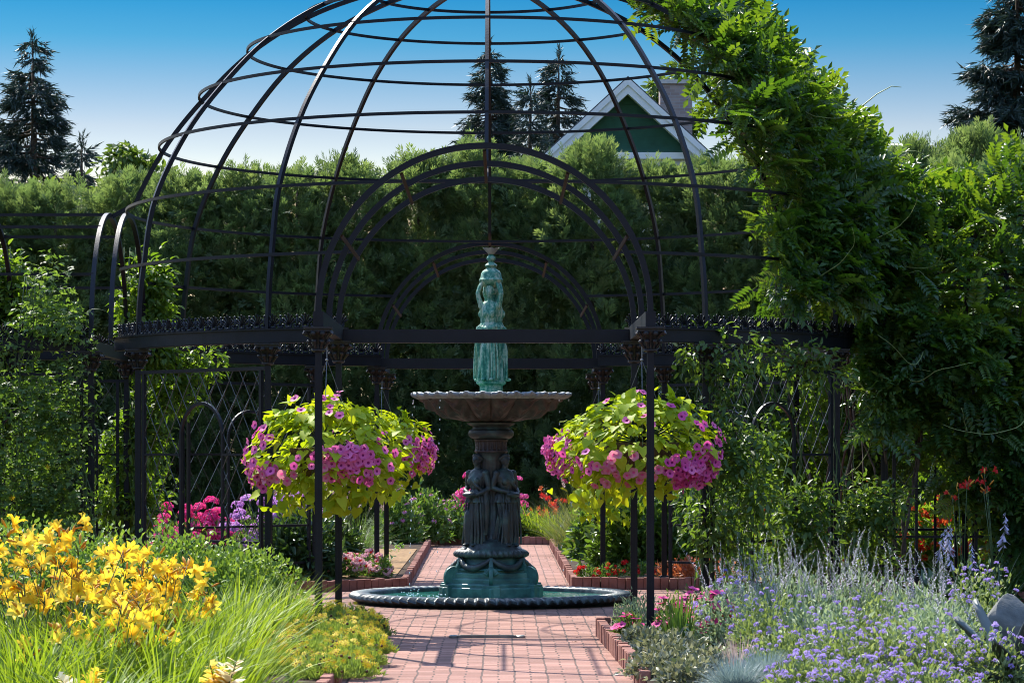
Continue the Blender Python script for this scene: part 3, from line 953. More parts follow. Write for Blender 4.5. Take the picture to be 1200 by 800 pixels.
# posts
A1, A2 = R_(31.3), R_(61.0)
RP = {}
for sy in (-1, 1):
    for sx in (-1, 1):
        for Y in (OUT, INN):
            add_post(perg, sx * AW, sy * Y, 0, 0.0)
        for k, a in enumerate((A1, A2)):
            x, y = sx * 4.0 * math.sin(a), sy * 4.0 * math.cos(a)
            RP[(sx, sy, k)] = (x, y)
            add_post(perg, x, y, 0.0, 0.0)
        add_post(perg, sx * INN, sy * AW, 0, 0.0)
        # ring beam with crest of finials
        arc = [(sx * 4.0 * math.sin(a), sy * 4.0 * math.cos(a)) for a in np.linspace(R_(19.2), R_(70.8), 25)]
        box_beam(perg, 'ring_beam', arc, .09, BB, BT)
        nf = 39
        if sy < 0:
            for i in range(nf):
                a = R_(20) + R_(50) * i / (nf - 1)
                link('finial', (PALM, FLEUR)[i % 2], perg, (sx * 4.0 * math.sin(a), sy * 4.0 * math.cos(a), BT + .012), (0, 0, sx * a))
        else:
            mb = MB()
            for i in range(nf):
                a = R_(20) + R_(50) * i / (nf - 1)
                src = (PALM, FLEUR)[i % 2]
                mt = Matrix.Translation((sx * 4.0 * math.sin(a), sy * 4.0 * math.cos(a), BT + .012)) @ Matrix.Rotation(-sx * a, 4, 'Z')
                mb.add([tuple(mt @ v.co) for v in src.vertices], [tuple(p.vertices) for p in src.polygons])
            o = mb.obj('finial_crest', M['iron'], perg, True); o['kind'] = 'stuff'
        trellis(perg, RP[(sx, sy, 1)], RP[(sx, sy, 0)])
        # porch side beam
        box_beam(perg, 'porch_beam', [(sx * AW, sy * (OUT + .05)), (sx * AW, sy * (INN - .05))], .085, BB + .003, BT + .003, cornice=False)
    box_beam(perg, 'cross_beam', [(-AW + .045, sy * INN), (AW - .045, sy * INN)], .08, BB - .02, BT - .02, cornice=False)
    # barrel porch of three ribs with rusty struts
    for Y in (OUT, (OUT + INN) / 2, INN):
        mb = MB()
        path = [(AW * math.cos(t), sy * Y, SPR + AW * math.sin(t)) for t in np.linspace(0, math.pi, 73)]
        mb.bar(path, .05, .045, up=(0, 1, 0))
        soft(mb.obj('arch_rib', M['iron'], perg))
    for dg in (28, 59, 90, 121, 152):
        t = R_(dg); r = AW - .035
        mb = MB(); mb.bar([(r * math.cos(t), sy * (OUT - .03), SPR + r * math.sin(t)), (r * math.cos(t), sy * (INN + .03), SPR + r * math.sin(t))], .028, .016, up=(math.cos(t), 0, math.sin(t)))
        mb.obj('arch_strut', M['rust'], perg)
for sx in (-1, 1):
    box_beam(perg, 'cross_beam', [(sx * INN, -AW + .045), (sx * INN, AW - .045)], .08, BB - .02, BT - .02, cornice=False)
    mb = MB()
    mb.bar([(sx * 3.85, AW * math.cos(t), SPR + AW * math.sin(t)) for t in np.linspace(0, math.pi, 73)], .05, .045, up=(1, 0, 0))
    soft(mb.obj('arch_rib', M['iron'], perg))
# dome ribs
for q in range(4):
    for a in (A1, A2):
        az = (a, math.pi - a, math.pi + a, -a)[q]
        mb = MB(); mb.bar([pol(r, az, z) for r, z in PS], .046, .036, up=(math.cos(az), math.sin(az), 0))
        soft(mb.obj('dome_rib', M['iron'], perg))
for az in (0, math.pi / 2, math.pi, -math.pi / 2):
    mb = MB(); pts = [pol(4.02, az, 4.12)] + [pol(r, az, z) for r, z in PS if z > 4.2]
    mb.bar(pts, .046, .036, up=(math.cos(az), math.sin(az), 0))
    soft(mb.obj('dome_rib', M['iron'], perg))
# dome rings
for r, z in ((3.94, 3.48), (3.82, 4.14), (3.48, 4.82), (3.06, 5.36), (2.55, 5.86), (1.93, 6.25), (1.25, 6.50)):
    r += 0.02
    mb = MB()
    if z < 3.6:
        half = math.asin(math.sqrt(AW ** 2 - (z - SPR) ** 2) / r)
        for c in range(4):
            a0 = c * math.pi / 2 + half; a1 = (c + 1) * math.pi / 2 - half
            mb.bar([pol(r, a, z) for a in np.linspace(a0, a1, 25)], .022, .03)
    else:
        mb.bar([pol(r, a, z) for a in np.linspace(0, 2 * math.pi, 97)[:-1]], .022, .03, closed=True)
    soft(mb.obj('dome_ring', M['iron'], perg))
mb = MB(); mb.lathe([(.0, 6.62), (.16, 6.63), (.18, 6.67), (.16, 6.72), (.07, 6.78), (.06, 6.9), (.09, 6.96), (.05, 7.05), (.0, 7.2)], 24, cap=False)
soft(mb.obj('dome_hub', M['iron'], perg))


def tunnel(sx, label):
    """barrel arbour running sideways off the dome"""
    t = thing('tunnel_arbor', label, 'arbor', (sx * INN, 0, 0), 0, 'iron tunnel arbours off the dome')
    n = 4; dx = 1.27
    for i in range(n):
        X = sx * (i * dx) if i else 0.0
        mb = MB()
        mb.bar([(X, AW * math.cos(a), SPR + AW * math.sin(a)) for a in np.linspace(0, math.pi, 73)], .05, .045, up=(1, 0, 0))
        soft(mb.obj('arch_rib', M['iron'], t))
        if i:
            for sy in (-1, 1): add_post(t, X, sy * AW)
    Lx = sx * dx * (n - 1)
    for dg in (29, 60, 90, 120, 151):
        a = R_(dg); r = AW + .01
        mb = MB(); mb.bar([(0, -r * math.cos(a), SPR + r * math.sin(a)), (Lx, -r * math.cos(a), SPR + r * math.sin(a))], .03, .03)
        mb.obj('purlin', M['iron'], t)
    for sy in (-1, 1):
        box_beam(t, 'side_beam', [(sx * .05, sy * AW), (Lx, sy * AW)], .09, BB, BT)
        for i in range(n - 1):
            trellis(t, (sx * i * dx, sy * AW), (sx * (i + 1) * dx, sy * AW))
        mb = MB()
        for k in range(int(dx * (n - 1) / .1)):
            src = (PALM, FLEUR)[k % 2]
            mt = Matrix.Translation((sx * (.1 + .1 * k), sy * AW, BT + .012))
            mb.add([tuple(mt @ v.co) for v in src.vertices], [tuple(p.vertices) for p in src.polygons])
        o = mb.obj('finial_crest', M['iron'], t, True); o['kind'] = 'stuff'
    return t


tunnel(-1, 'black iron barrel arbour hung with feathery clematis, beside the daylilies')
tunnel(1, 'black iron barrel arbour buried under dark wisteria')

# ================================================================== THE FOUNTAIN
FX = 0.03
fnt = thing('fountain', 'tiered bronze fountain with maidens, scalloped bowl and green statue on top', 'fountain', (FX, 0, 0))


def flute(n, amp, t0=0.0, t1=1.0, skew=0.0):
    def f(r, z, a, t):
        w = math.sin(math.pi * min(1, max(0, (t - t0) / (t1 - t0)))) if t0 < t < t1 else 0
        return r * (1 + amp * w * math.cos(n * a + skew * t)), z
    return f


# basin: rolled rim with wave gadroons, floor under the water
def rim_mod(r, z, a, t):
    w = math.exp(-((t - .42) / .26) ** 2)
    s = math.sin(86 * a + 5.0 * t); s = s + .35 * math.sin(172 * a + 10 * t)
    return r + .020 * w * s, z + .012 * w * s
mb = MB()
mb.lathe([(1.40, 0.0), (1.42, .028), (1.455, .03), (1.49, .04), (1.505, .06), (1.497, .08), (1.47, .098), (1.43, .108), (1.38, .112), (1.33, .112), (1.315, .105), (1.305, .09), (1.30, .02), (0.0, .018)], 860, mod=rim_mod, cap=False)
soft(mb.obj('basin', M['basin'], fnt), 50)
mb = MB(); mb.lathe([(1.301, .062), (.9, .062), (.5, .062), (0, .062)], 64, cap=False)
mb.f = [tuple(reversed(f)) for f in mb.f]
mb.obj('basin_water', M['water'], fnt)


def poly_tier(mb, R, z0, z1, n=6, rot=0.0, taper=1.0, mi=0, bev=.012):
    prof = [(R, z0), (R, z1 - bev), (R - bev, z1)]
    vs = []
    for (r, z) in prof:
        for j in range(n):
            a = rot + 2 * math.pi * j / n
            vs.append((r * math.sin(a), -r * math.cos(a), z))
    fs = [(i * n + j, i * n + (j + 1) % n, (i + 1) * n + (j + 1) % n, (i + 1) * n + j) for i in range(len(prof) - 1) for j in range(n)]
    fs.append(tuple((len(prof) - 1) * n + j for j in range(n)))
    mb.add(vs, fs, mi)


# plinth: six sided steps with three piers
mb = MB()
hx = math.pi / 6
poly_tier(mb, .60, .02, .175, 6, 0); poly_tier(mb, .555, .17, .215, 6, 0)
poly_tier(mb, .50, .21, .27, 6, 0); poly_tier(mb, .465, .265, .33, 6, 0); poly_tier(mb, .43, .325, .36, 6, 0)
for k in range(6):
    a = k * math.pi / 3
    x, y, _ = pol(.50, a, 0); mb.box((x, y, .095), (.20, .17, .166), a); mb.box((x, y, .19), (.18, .15, .03), a)
plin = mb.obj('plinth', M['plinth'], fnt)
bv = plin.modifiers.new('bevel', 'BEVEL'); bv.width = .008; bv.segments = 2
mb = MB()
mb.lathe([(.42, .355), (.40, .37), (.36, .38), (.335, .42), (.33, .47), (.345, .485), (.30, .49)], 72)
soft(mb.obj('pedestal_drum', M['plinth'], fnt))
mb = MB()
mb.lathe([(.33, .478), (.37, .483), (.392, .50), (.395, .525), (.38, .55), (.345, .572), (.30, .585), (.26, .60), (.15, .612)], 240, mod=flute(40, .035, .05, .62, 2.0))
soft(mb.obj('gadroon_ring', M['bronze'], fnt), 50)
for k in range(6):
    a = k * math.pi / 3
    # scroll bracket
    mb = MB(); path = []; rad = []
    for q in range(34):
        t = q / 33; th = -.5 * math.pi + t * 2.9 * math.pi; rr = .075 * (1 - .72 * t)
        path.append((0, -.46 - rr * math.cos(th) * 1.0, .285 + rr * math.sin(th) * 1.1)); rad.append(.034 * (1 - .45 * t))
    pre = [(0, -.34, .47), (0, -.36, .40), (0, -.40, .33), (0, -.43, .25)]
    mb.sweep(pre + path, [(-1.5, -.6), (1.5, -.6), (1.7, 0), (1.5, .6), (-1.5, .6), (-1.7, 0)], up=(1, 0, 0), scales=[.036] * 4 + rad)
    mt = Matrix.Rotation(a, 4, 'Z')
    o = mb.obj('scroll_bracket', M['plinth'], fnt, rot=(0, 0, a)); soft(o, 40)
    # shell below the swags
    mb = MB()
    for i in range(9):
        b = (i - 4) * .26
        mb.tube([(0, -.425, .22), (math.sin(b) * .05, -.46, .22 + math.cos(b) * .06), (math.sin(b) * .088, -.45, .22 + math.cos(b) * .105)], .01, 6, radii=[.006, .013, .016])
    if k % 2 == 0:
        o = mb.obj('shell', M['plinth'], fnt, True, rot=(0, 0, a)); o.location = (0, 0, .06)
    mb = MB()
    gp = []; gr = []
    for i in range(17):
        t = i / 16; b = a + t * math.pi / 3
        gp.append(pol(.375 + .03 * math.sin(math.pi * t), b, .475 - .10 * math.sin(math.pi * t))); gr.append(.016 + .02 * math.sin(math.pi * t) + .006 * (i % 2))
    mb.tube(gp, .02, 8, radii=gr)
    soft(mb.obj('garland', M['bronze'], fnt), 60)

# column
mb = MB()
mb.lathe([(.20, .60), (.16, .66), (.125, .72), (.12, 1.2), (.125, 1.52), (.15, 1.58), (.165, 1.60)], 96, mod=flute(16, .03, .2, .8))
soft(mb.obj('column', M['bronze'], fnt), 60)
mb = MB()
mb.lathe([(.16, 1.595), (.178, 1.605), (.178, 1.62), (.166, 1.63), (.166, 1.715), (.18, 1.725), (.18, 1.738), (.16, 1.745)], 160, mod=lambda r, z, a, t: (r * (1 + (.03 * (1 if math.sin(22 * a) > 0 else -1) if .4 < t < .65 else 0)), z))
soft(mb.obj('frieze_band', M['bowl'], fnt), 40)
mb = MB()
mb.lathe([(.16, 1.74), (.215, 1.755), (.24, 1.78), (.245, 1.81), (.235, 1.835), (.20, 1.85), (.195, 1.87), (.215, 1.89), (.25, 1.90), (.255, 1.915), (.22, 1.925), (.25, 1.94)], 72)
soft(mb.obj('neck_ring', M['bronze'], fnt), 40)


# bowl: acanthus leaves in relief, wavy lip
def bowl_mod(r, z, a, t):
    n = 16
    u = (a * n / (2 * math.pi)) % 1.0
    ridge = abs(u - .5) * 2
    w = math.sin(math.pi * min(1, t / .93)) ** .7 if t < .93 else 0
    leafv = (1 - ridge) ** .7 - .45 + .26 * math.cos(math.pi * 7 * (t - .25 * abs(ridge))) * (1 - ridge)
    return r * (1 + .12 * w * leafv * (1.0 if t < .93 else 0)), z - .035 * w * leafv
mb = MB()
bp = [(.22, 1.93), (.30, 1.945), (.40, 1.965), (.49, 1.995), (.56, 2.03), (.615, 2.065), (.66, 2.10), (.70, 2.13), (.74, 2.155), (.77, 2.172), (.79, 2.182)]
bpf = []
for (r0, z0), (r1, z1) in zip(bp[:-1], bp[1:]):
    for s in range(5): bpf.append((r0 + (r1 - r0) * s / 5, z0 + (z1 - z0) * s / 5))
bpf.append(bp[-1])
mb.lathe(bpf, 540, mod=bowl_mod, cap=False)
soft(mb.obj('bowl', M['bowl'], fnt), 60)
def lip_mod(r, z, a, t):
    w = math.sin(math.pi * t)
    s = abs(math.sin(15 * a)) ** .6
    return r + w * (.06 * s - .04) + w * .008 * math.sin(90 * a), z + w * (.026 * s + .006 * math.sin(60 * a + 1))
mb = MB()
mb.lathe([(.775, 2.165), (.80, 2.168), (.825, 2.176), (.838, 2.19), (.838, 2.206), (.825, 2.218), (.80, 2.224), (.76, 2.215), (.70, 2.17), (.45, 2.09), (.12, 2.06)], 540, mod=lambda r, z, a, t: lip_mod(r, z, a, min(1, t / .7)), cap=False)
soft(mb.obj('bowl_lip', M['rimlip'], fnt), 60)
mb = MB(); mb.lathe([(.73, 2.185), (.4, 2.185), (.1, 2.185)], 48, cap=False); mb.f = [tuple(reversed(f)) for f in mb.f]
mb.obj('bowl_water', M['water'], fnt)


def remesh(mb, name, mat, voxel, smooth=2):
    me = mb.mesh(name + '_raw', mat)
    o = bpy.data.objects.new(name, me); COL.objects.link(o)
    r = o.modifiers.new('r', 'REMESH'); r.mode = 'VOXEL'; r.voxel_size = voxel; r.use_smooth_shade = True
    if smooth:
        s = o.modifiers.new('s', 'SMOOTH'); s.factor = .5; s.iterations = smooth
    dg = bpy.context.evaluated_depsgraph_get()
    out = bpy.data.meshes.new_from_object(o.evaluated_get(dg))
    out.name = name
    bpy.data.objects.remove(o); bpy.data.meshes.remove(me)
    out.materials.clear(); out.materials.append(mat)
    out.polygons.foreach_set('use_smooth', [True] * len(out.polygons))
    return out


def loft(mb, secs, n=64):
    """secs: (z, rx, ry, cx, cy, fold amplitude, folds)"""
    vs = []
    for (z, rx, ry, cx, cy, amp, k, ph) in secs:
        for j in range(n):
            a = 2 * math.pi * j / n
            f = 1 + amp * (math.sin(k * a + ph) + .5 * math.sin(k * 1.7 * a + 2 + ph))
            vs.append((cx + rx * f * math.cos(a), cy + ry * f * math.sin(a), z))
    m = len(secs)
    fs = [(i * n + j, i * n + (j + 1) % n, (i + 1) * n + (j + 1) % n, (i + 1) * n + j) for i in range(m - 1) for j in range(n)]
    fs.append(tuple(range(n - 1, -1, -1))); fs.append(tuple((m - 1) * n + j for j in range(n)))
    mb.add(vs, fs)


def maiden(raised, mat, name):
    """draped standing woman about one metre tall, facing -Y, weight on one leg"""
    mb = MB()
    loft(mb, [(0.0, .140, .115, 0, .01, .15, 11, 0), (.04, .136, .110, 0, .01, .15, 11, .1), (.15, .118, .096, .005, .0, .14, 11, .3), (.28, .108, .094, .012, -.012, .115, 11, .5),
              (.38, .110, .096, .016, -.012, .10, 10, .7), (.46, .120, .098, .018, 0, .08, 10, .9), (.52, .116, .096, .016, 0, .06, 10, 1.1), (.575, .096, .082, .01, 0, .07, 11, 1.2), (.61, .083, .070, .006, 0, .05, 11, 1.2),
              (.65, .089, .073, .003, -.002, .05, 9, 1), (.70, .104, .082, 0, -.008, .045, 8, 1), (.75, .112, .076, 0, 0, .03, 7, 1), (.79, .112, .060, 0, .005, .01, 6, 1), (.82, .075, .048, 0, .006, .0, 6, 1), (.835, .036, .036, 0, .004, 0, 5, 0)], 110)
    # overfold of the tunic at the hip, bust, knee of the relaxed leg
    loft(mb, [(.47, .140, .116, .016, 0, .14, 13, .4), (.49, .132, .110, .016, 0, .13, 13, .5), (.54, .124, .104, .014, 0, .10, 13, .7), (.60, .092, .078, .006, 0, .04, 13, 1)], 110)
    for q in range(7):
        xx = -.10 + .035 * q
        mb.tube([(xx * .9 + .01, -.075 - .02 * math.cos(xx * 9), .50), (xx * 1.05 + .012, -.085 - .02 * math.cos(xx * 9), .32), (xx * 1.2 + .01, -.092 - .015 * math.cos(xx * 9), .12), (xx * 1.25, -.10, .02)], .01, 6, radii=[.008, .012, .013, .014])
    for s in (-1, 1):
        mb.ellipsoid((s * .045, -.062, .70), (.04, .038, .042), 10, 8)
    mb.ellipsoid((-.055, -.085, .30), (.045, .045, .10), 10, 8)
    mb.tube([(-.055, -.085, .32), (-.065, -.095, .18), (-.06, -.09, .03)], .03, 8, radii=[.045, .036, .034])
    for s in (-1, 1):
        mb.ellipsoid((s * .055, -.125, .012), (.028, .055, .018), 8, 6)
    mb.tube([(0, .004, .82), (0, 0, .885)], .034, 10)
    # head: skull, jaw, nose, brow, lips, ears, hair
    mb.ellipsoid((0, -.004, .93), (.047, .056, .062), 16, 12)
    mb.ellipsoid((0, -.022, .897), (.032, .034, .034), 12, 8)
    mb.ellipsoid((0, -.063, .918), (.008, .012, .016), 8, 6)
    mb.ellipsoid((0, -.057, .898), (.013, .007, .005), 8, 6)
    for s in (-1, 1):
        mb.ellipsoid((s * .019, -.054, .938), (.012, .007, .005), 8, 5)
        mb.ellipsoid((s * .047, .002, .922), (.007, .012, .015), 8, 6)
        mb.tube([(0, -.035, .985), (s * .035, -.02, .972), (s * .054, .012, .945), (s * .045, .045, .915)], .017, 8)
    mb.ellipsoid((0, .018, .948), (.055, .056, .054), 14, 10)
    mb.ellipsoid((0, .068, .935), (.032, .03, .032), 10, 8)
    def limb(pts, radii):
        mb.tube(pts, .03, 10, radii=radii)
        for p, r in zip(pts, radii): mb.ellipsoid(p, (r, r, r), 8, 6)
    def hand(c, d, side):
        d = Vector(d).normalized(); s = d.cross(Vector((side, .3, .2))).normalized()
        c = Vector(c)
        mb.ellipsoid(tuple(c + d * .02), (.021, .021, .021), 8, 6)
        for i, L in enumerate((.034, .04, .037, .028)):
            p = c + d * .03 + s * (i - 1.5) * .0105
            mb.tube([p, p + d * L * .6, p + d * L + Vector((0, -.008, -.008))], .006, 5)
        mb.tube([c + s * -.018, c + s * -.03 + d * .018, c + s * -.027 + d * .034], .0065, 5)
    for s in (-1, 1):
        sh = (s * .112, .0, .785)
        mb.ellipsoid(sh, (.04, .04, .036), 10, 8)
        if raised:
            el = (s * .158, -.02, .91); ha = (s * .085, -.012, 1.04)
            limb([sh, (s * .14, -.012, .85), el], [.034, .031, .026]); limb([el, (s * .125, -.02, .98), ha], [.027, .023, .017])
            hand(ha, (-s * .3, 0, 1), s)
        elif s < 0:
            el = (s * .150, .02, .63); ha = (-.045, -.125, .585)
            limb([sh, (s * .138, .01, .70), el], [.036, .033, .027]); limb([el, (-.11, -.07, .60), ha], [.028, .025, .018])
            hand(ha, (1, -.1, -.15), s)
        else:
            el = (s * .152, .0, .62); ha = (.055, -.13, .545)
            limb([sh, (s * .14, .0, .70), el], [.036, .033, .027]); limb([el, (.115, -.08, .575), ha], [.028, .025, .018])
            hand(ha, (-1, -.1, .1), s)
    if not raised:      # drapery gathered over the arm, a dish held at the waist
        mb.ellipsoid((0.0, -.145, .555), (.085, .05, .03), 14, 8)
        mb.tube([(.13, -.03, .60), (.15, -.03, .45), (.14, -.02, .25), (.125, -.01, .12)], .02, 8, radii=[.03, .034, .03, .02])
        mb.tube([(-.11, .05, .78), (-.03, -.075, .73), (.07, -.085, .64), (.12, -.03, .58)], .018, 8)
    else:
        mb.tube([(-.10, -.03, .56), (-.02, -.105, .54), (.07, -.10, .55), (.12, -.02, .57)], .02, 8, radii=[.016, .026, .026, .018])
        mb.tube([(.12, -.02, .57), (.145, -.02, .42), (.14, -.01, .25)], .02, 8, radii=[.028, .034, .018])
    return remesh(mb, name, mat, .0050, 1)


LOW = maiden(False, M['bronze'], 'maiden_low')
UPP = maiden(True, M['verdigris'], 'maiden_up')
mb = MB(); mb.lathe([(.34, .575), (.30, .60), (.27, .63), (.20, .66), (.15, .68)], 60, mod=lambda r, z, a, t: (r * (1 + .03 * math.sin(7 * a) * math.sin(9 * t + a)), z))
soft(mb.obj('rocky_mound', M['bronze'], fnt), 60)
for k, dg in enumerate((-62, 62, 180)):
    a = R_(dg)
    o = link('maiden_figure', LOW, fnt, pol(.165, a, .605), (0, 0, a * .62 if k < 2 else a))
    o.scale = (1.0, 1.0, .985)
mb = MB()
mb.lathe([(.13, 2.185), (.165, 2.20), (.145, 2.225), (.122, 2.24), (.122, 2.31), (.14, 2.325), (.158, 2.335), (.16, 2.36), (.13, 2.37)], 60)
soft(mb.obj('upper_pedestal', M['verdigris'], fnt), 35)
mb = MB(); mb.lathe([(.06, 2.36), (.05, 2.8), (.045, 3.4)], 24)
soft(mb.obj('upper_column', M['verdigris'], fnt), 60)
for dg in (-14, 106, 226):
    a = R_(dg)
    o = link('maiden_figure', UPP, fnt, pol(.062, a, 2.365), (0, 0, a)); o.scale = (.80, .84, 1.02)
mb = MB()
mb.lathe([(.06, 3.36), (.105, 3.40), (.125, 3.425), (.130, 3.445), (.118, 3.46), (.112, 3.475), (.108, 3.51), (.09, 3.54), (.058, 3.56), (.045, 3.575), (.062, 3.585), (.066, 3.60), (.05, 3.618), (.03, 3.63), (.03, 3.645), (.044, 3.655), (.05, 3.675), (.04, 3.695), (.025, 3.705), (.03, 3.72)], 48)
soft(mb.obj('urn', M['verdigris'], fnt), 45)
mb = MB()
mb.lathe([(.026, 3.715), (.04, 3.73), (.06, 3.75), (.085, 3.785), (.06, 3.775), (.02, 3.765)], 48, mod=lambda r, z, a, t: (r * (1 + .12 * t * math.cos(8 * a)), z + .008 * t * math.cos(8 * a)))
soft(mb.obj('tulip_finial', M['rimlip'], fnt), 60)
# water falling from the lip
rg = rng(77); mb = MB()
for az, n in ((R_(-88), 26), (R_(-80), 10), (R_(92), 8), (R_(60), 10), (R_(-40), 12)):
    for i in range(n):
        zz = 2.16 - 2.05 * (i / n) ** 1.3
        if rg.random() < .25: continue
        x, y, _ = pol(.83 + .05 * (1 - zz / 2.2), az, 0)
        mb.ellipsoid((x + rg.normal(0, .004), y + rg.normal(0, .004), zz + rg.normal(0, .02)), (.005, .005, .012), 6, 4)
for i in range(60):
    az = R_(-88) if i % 2 else R_(-40)
    x, y, _ = pol(.86, az, 0)
    mb.ellipsoid((x + rg.normal(0, .06), y + rg.normal(0, .06), .065 + abs(rg.normal(0, .03))), (.007, .007, .007), 6, 4)
o = mb.obj('water_drops', M['drop'], fnt, True); o['kind'] = 'stuff'

# ================================================================== THE HOUSE BEHIND
hs = thing('gable_house', 'house behind the hedge with green sided gable and white trim', 'house', (3.26, 40, 0))
hw, he, hp, hd = 1.95, 8.96, 10.75, 8.0
mb = MB()
mb.add([(-hw, 0, 0), (hw, 0, 0), (hw, 0, he), (-hw, 0, he), (-hw, hd, 0), (hw, hd, 0), (hw, hd, he), (-hw, hd, he)], [(0, 1, 2, 3), (5, 4, 7, 6), (1, 5, 6, 2), (4, 0, 3, 7)])
mb.obj('wall', M['wall'], hs)
mb = MB(); sl = (hp - he) / hw
for y_, f_ in ((.02, (0, 1, 2)), (hd - .02, (1, 0, 2))):
    mb = MB(); mb.add([(-hw + .05, y_, he), (hw - .05, y_, he), (0, y_, hp - .06)], [f_]); mb.obj('gable', M['siding'], hs)
mb = MB()
for s in (-1, 1):
    e = hw + .28
    top = [(s * e, -.38, hp + .12 - sl * e), (0, -.38, hp + .12), (0, hd + .2, hp + .12), (s * e, hd + .2, hp + .12 - sl * e)]
    bot = [(x, y, z - .09) for x, y, z in top]
    mb.add(top + bot, [(0, 1, 2, 3), (7, 6, 5, 4), (0, 4, 5, 1), (1, 5, 6, 2), (2, 6, 7, 3), (3, 7, 4, 0)])
roof = mb.obj('roof', M['shingle'], hs)
for s in (-1, 1):
    for (y, wd, off, th) in ((-.40, .13, .02, .05), (-.36, .24, .09, .30)):
        mb = MB(); e = hw + .27
        a0 = (s * e, hp + .10 - off - sl * e); a1 = (0, hp + .10 - off)
        mb.add([(a0[0], y, a0[1]), (0, y, a1[1]), (0, y, a1[1] - wd * 1.35), (a0[0] - s * 0.0, y, a0[1] - wd * 1.35),
                (a0[0], y + th, a0[1]), (0, y + th, a1[1]), (0, y + th, a1[1] - wd * 1.35), (a0[0], y + th, a0[1] - wd * 1.35)],
               [(0, 1, 2, 3), (7, 6, 5, 4), (0, 4, 5, 1), (2, 6, 7, 3), (0, 3, 7, 4)])
        mb.obj('rake_board', M['white_paint'], hs)
mb = MB(); mb.box((0, -.03, he - .02), (2 * hw, .12, .16)); mb.obj('gable_sill_board', M['white_paint'], hs)
for s in (-1, 1):
    mb = MB(); mb.box((s * (hw + .12), -.1, he - .17), (.5, .5, .22)); mb.obj('eave_return', M['white_paint'], hs)
mb = MB(); mb.box((1.35, 2.6, 5.6), (.82, .7, 10.85)); ch = mb.obj('chimney', M['chimney'], hs)
mb = MB(); mb.box((1.35, 2.6, 11.07), (.92, .8, .1)); mb.obj('chimney_cap', M['wall'], ch)
for x in (-.9, .9):
    mb = MB(); mb.box((x, -.03, 5.2), (.9, .08, 1.5)); w_ = mb.obj('window', M['white_paint'], hs)
    mb = MB(); mb.box((x, -.075, 5.2), (.74, .02, 1.34)); mb.obj('pane', M['bronze'], w_)


# ================================================================== TREES
def lumps(rg, k=10):
    c = norm(rg.normal(0, 1, (k, 3))); a = rg.uniform(.3, 1, k)
    def f(U):
        d = U @ c.T
        return (a * np.maximum(0, d) ** 6).sum(1)
    return f


SPRAY = T_spray(12, rng(5))
SPRAY2 = T_spray(7, rng(15))


def thuja_mesh(h, R, n, seed, scale=(.17, .34)):
    """columnar conifer: bulging clumps of upright flat sprays over a darker inner fill"""
    rg = rng(seed)
    def prof(t): return (1 - t ** 5.0) ** .55 * (0.88 + .12 * np.minimum(1, t * 5))
    k = 120
    tc = 1 - (1 - rg.random(k)) ** 1.1; ac = rg.uniform(0, 2 * math.pi, k)
    rc = R * prof(tc) * rg.uniform(.70, .95, k)
    C = np.stack([rc * np.cos(ac), rc * np.sin(ac), .2 + tc * (h - .5)], 1)
    n1 = int(n * .74)
    idx = rg.integers(0, k, n1)
    q, u = ball(rg, n1, .5)
    P1 = C[idx] + q * np.array([.36, .36, .40]) * rg.uniform(.7, 1.25, k)[idx][:, None]
    t2 = rg.random(n - n1); a2 = rg.uniform(0, 2 * math.pi, n - n1); r2 = R * prof(t2) * rg.uniform(.45, .85, n - n1)
    P2 = np.stack([r2 * np.cos(a2), r2 * np.sin(a2), .1 + t2 * (h - .3)], 1)
    P = np.concatenate([P1, P2])
    O = np.concatenate([u, np.stack([np.cos(a2), np.sin(a2), 0 * a2], 1)])
    ax = P * np.array([1, 1, 0]); ax = norm(ax)
    D = O * rg.uniform(.15, .6, n)[:, None] + ax * .45 + np.array([0, 0, 1]) * rg.uniform(.2, .9, n)[:, None] + rg.normal(0, .25, (n, 3))
    D[P[:, 2] > h * .95] += np.array([0, 0, .8])
    N = rg.normal(0, .8, (n, 3)) + O * .8 + np.array([0, 0, .3])
    return cloud('arborvitae_crown', SPRAY, P, D, N, rg.uniform(*scale, n), M['thuja'], rg)


THUJA = [thuja_mesh(7.0, 1.15, 7000, s) for s in (1, 2, 3, 4)]
mb = MB(); mb.tube([(0, 0, -.05), (.02, 0, 2), (0, .02, 4.5), (0, 0, 6.6)], .1, 8, radii=[.13, .10, .06, .02]); TTRUNK = mb.mesh('trunk', M['bark'], True)
rg = rng(100)
k = 0
for X in np.arange(-15, 16.2, 1.22):
    px = 587.6 + (X - CX) * FPX / 58.4
    topy = np.interp(px, [0, 200, 430, 520, 640, 760, 850, 1000, 1200], [212, 206, 188, 180, 179, 177, 184, 190, 190])
    h = Z(topy, 58.4) * (1 + rg.normal(0, .014))
    t = thing('arborvitae', 'dark green arborvitae in the tall hedge behind the pergola', 'tree', (X + rg.normal(0, .08), 28.0 + rg.normal(0, .3), 0), rg.uniform(0, 6.28), 'arborvitae trees of the tall hedge')
    s = h / 7.0
    link('trunk', TTRUNK, t, scale=(1, 1, s)); link('crown', THUJA[k % 4], t, scale=(1.1, 1.1, s)); k += 1
SMALLT = thuja_mesh(4.6, .8, 2600, 11)
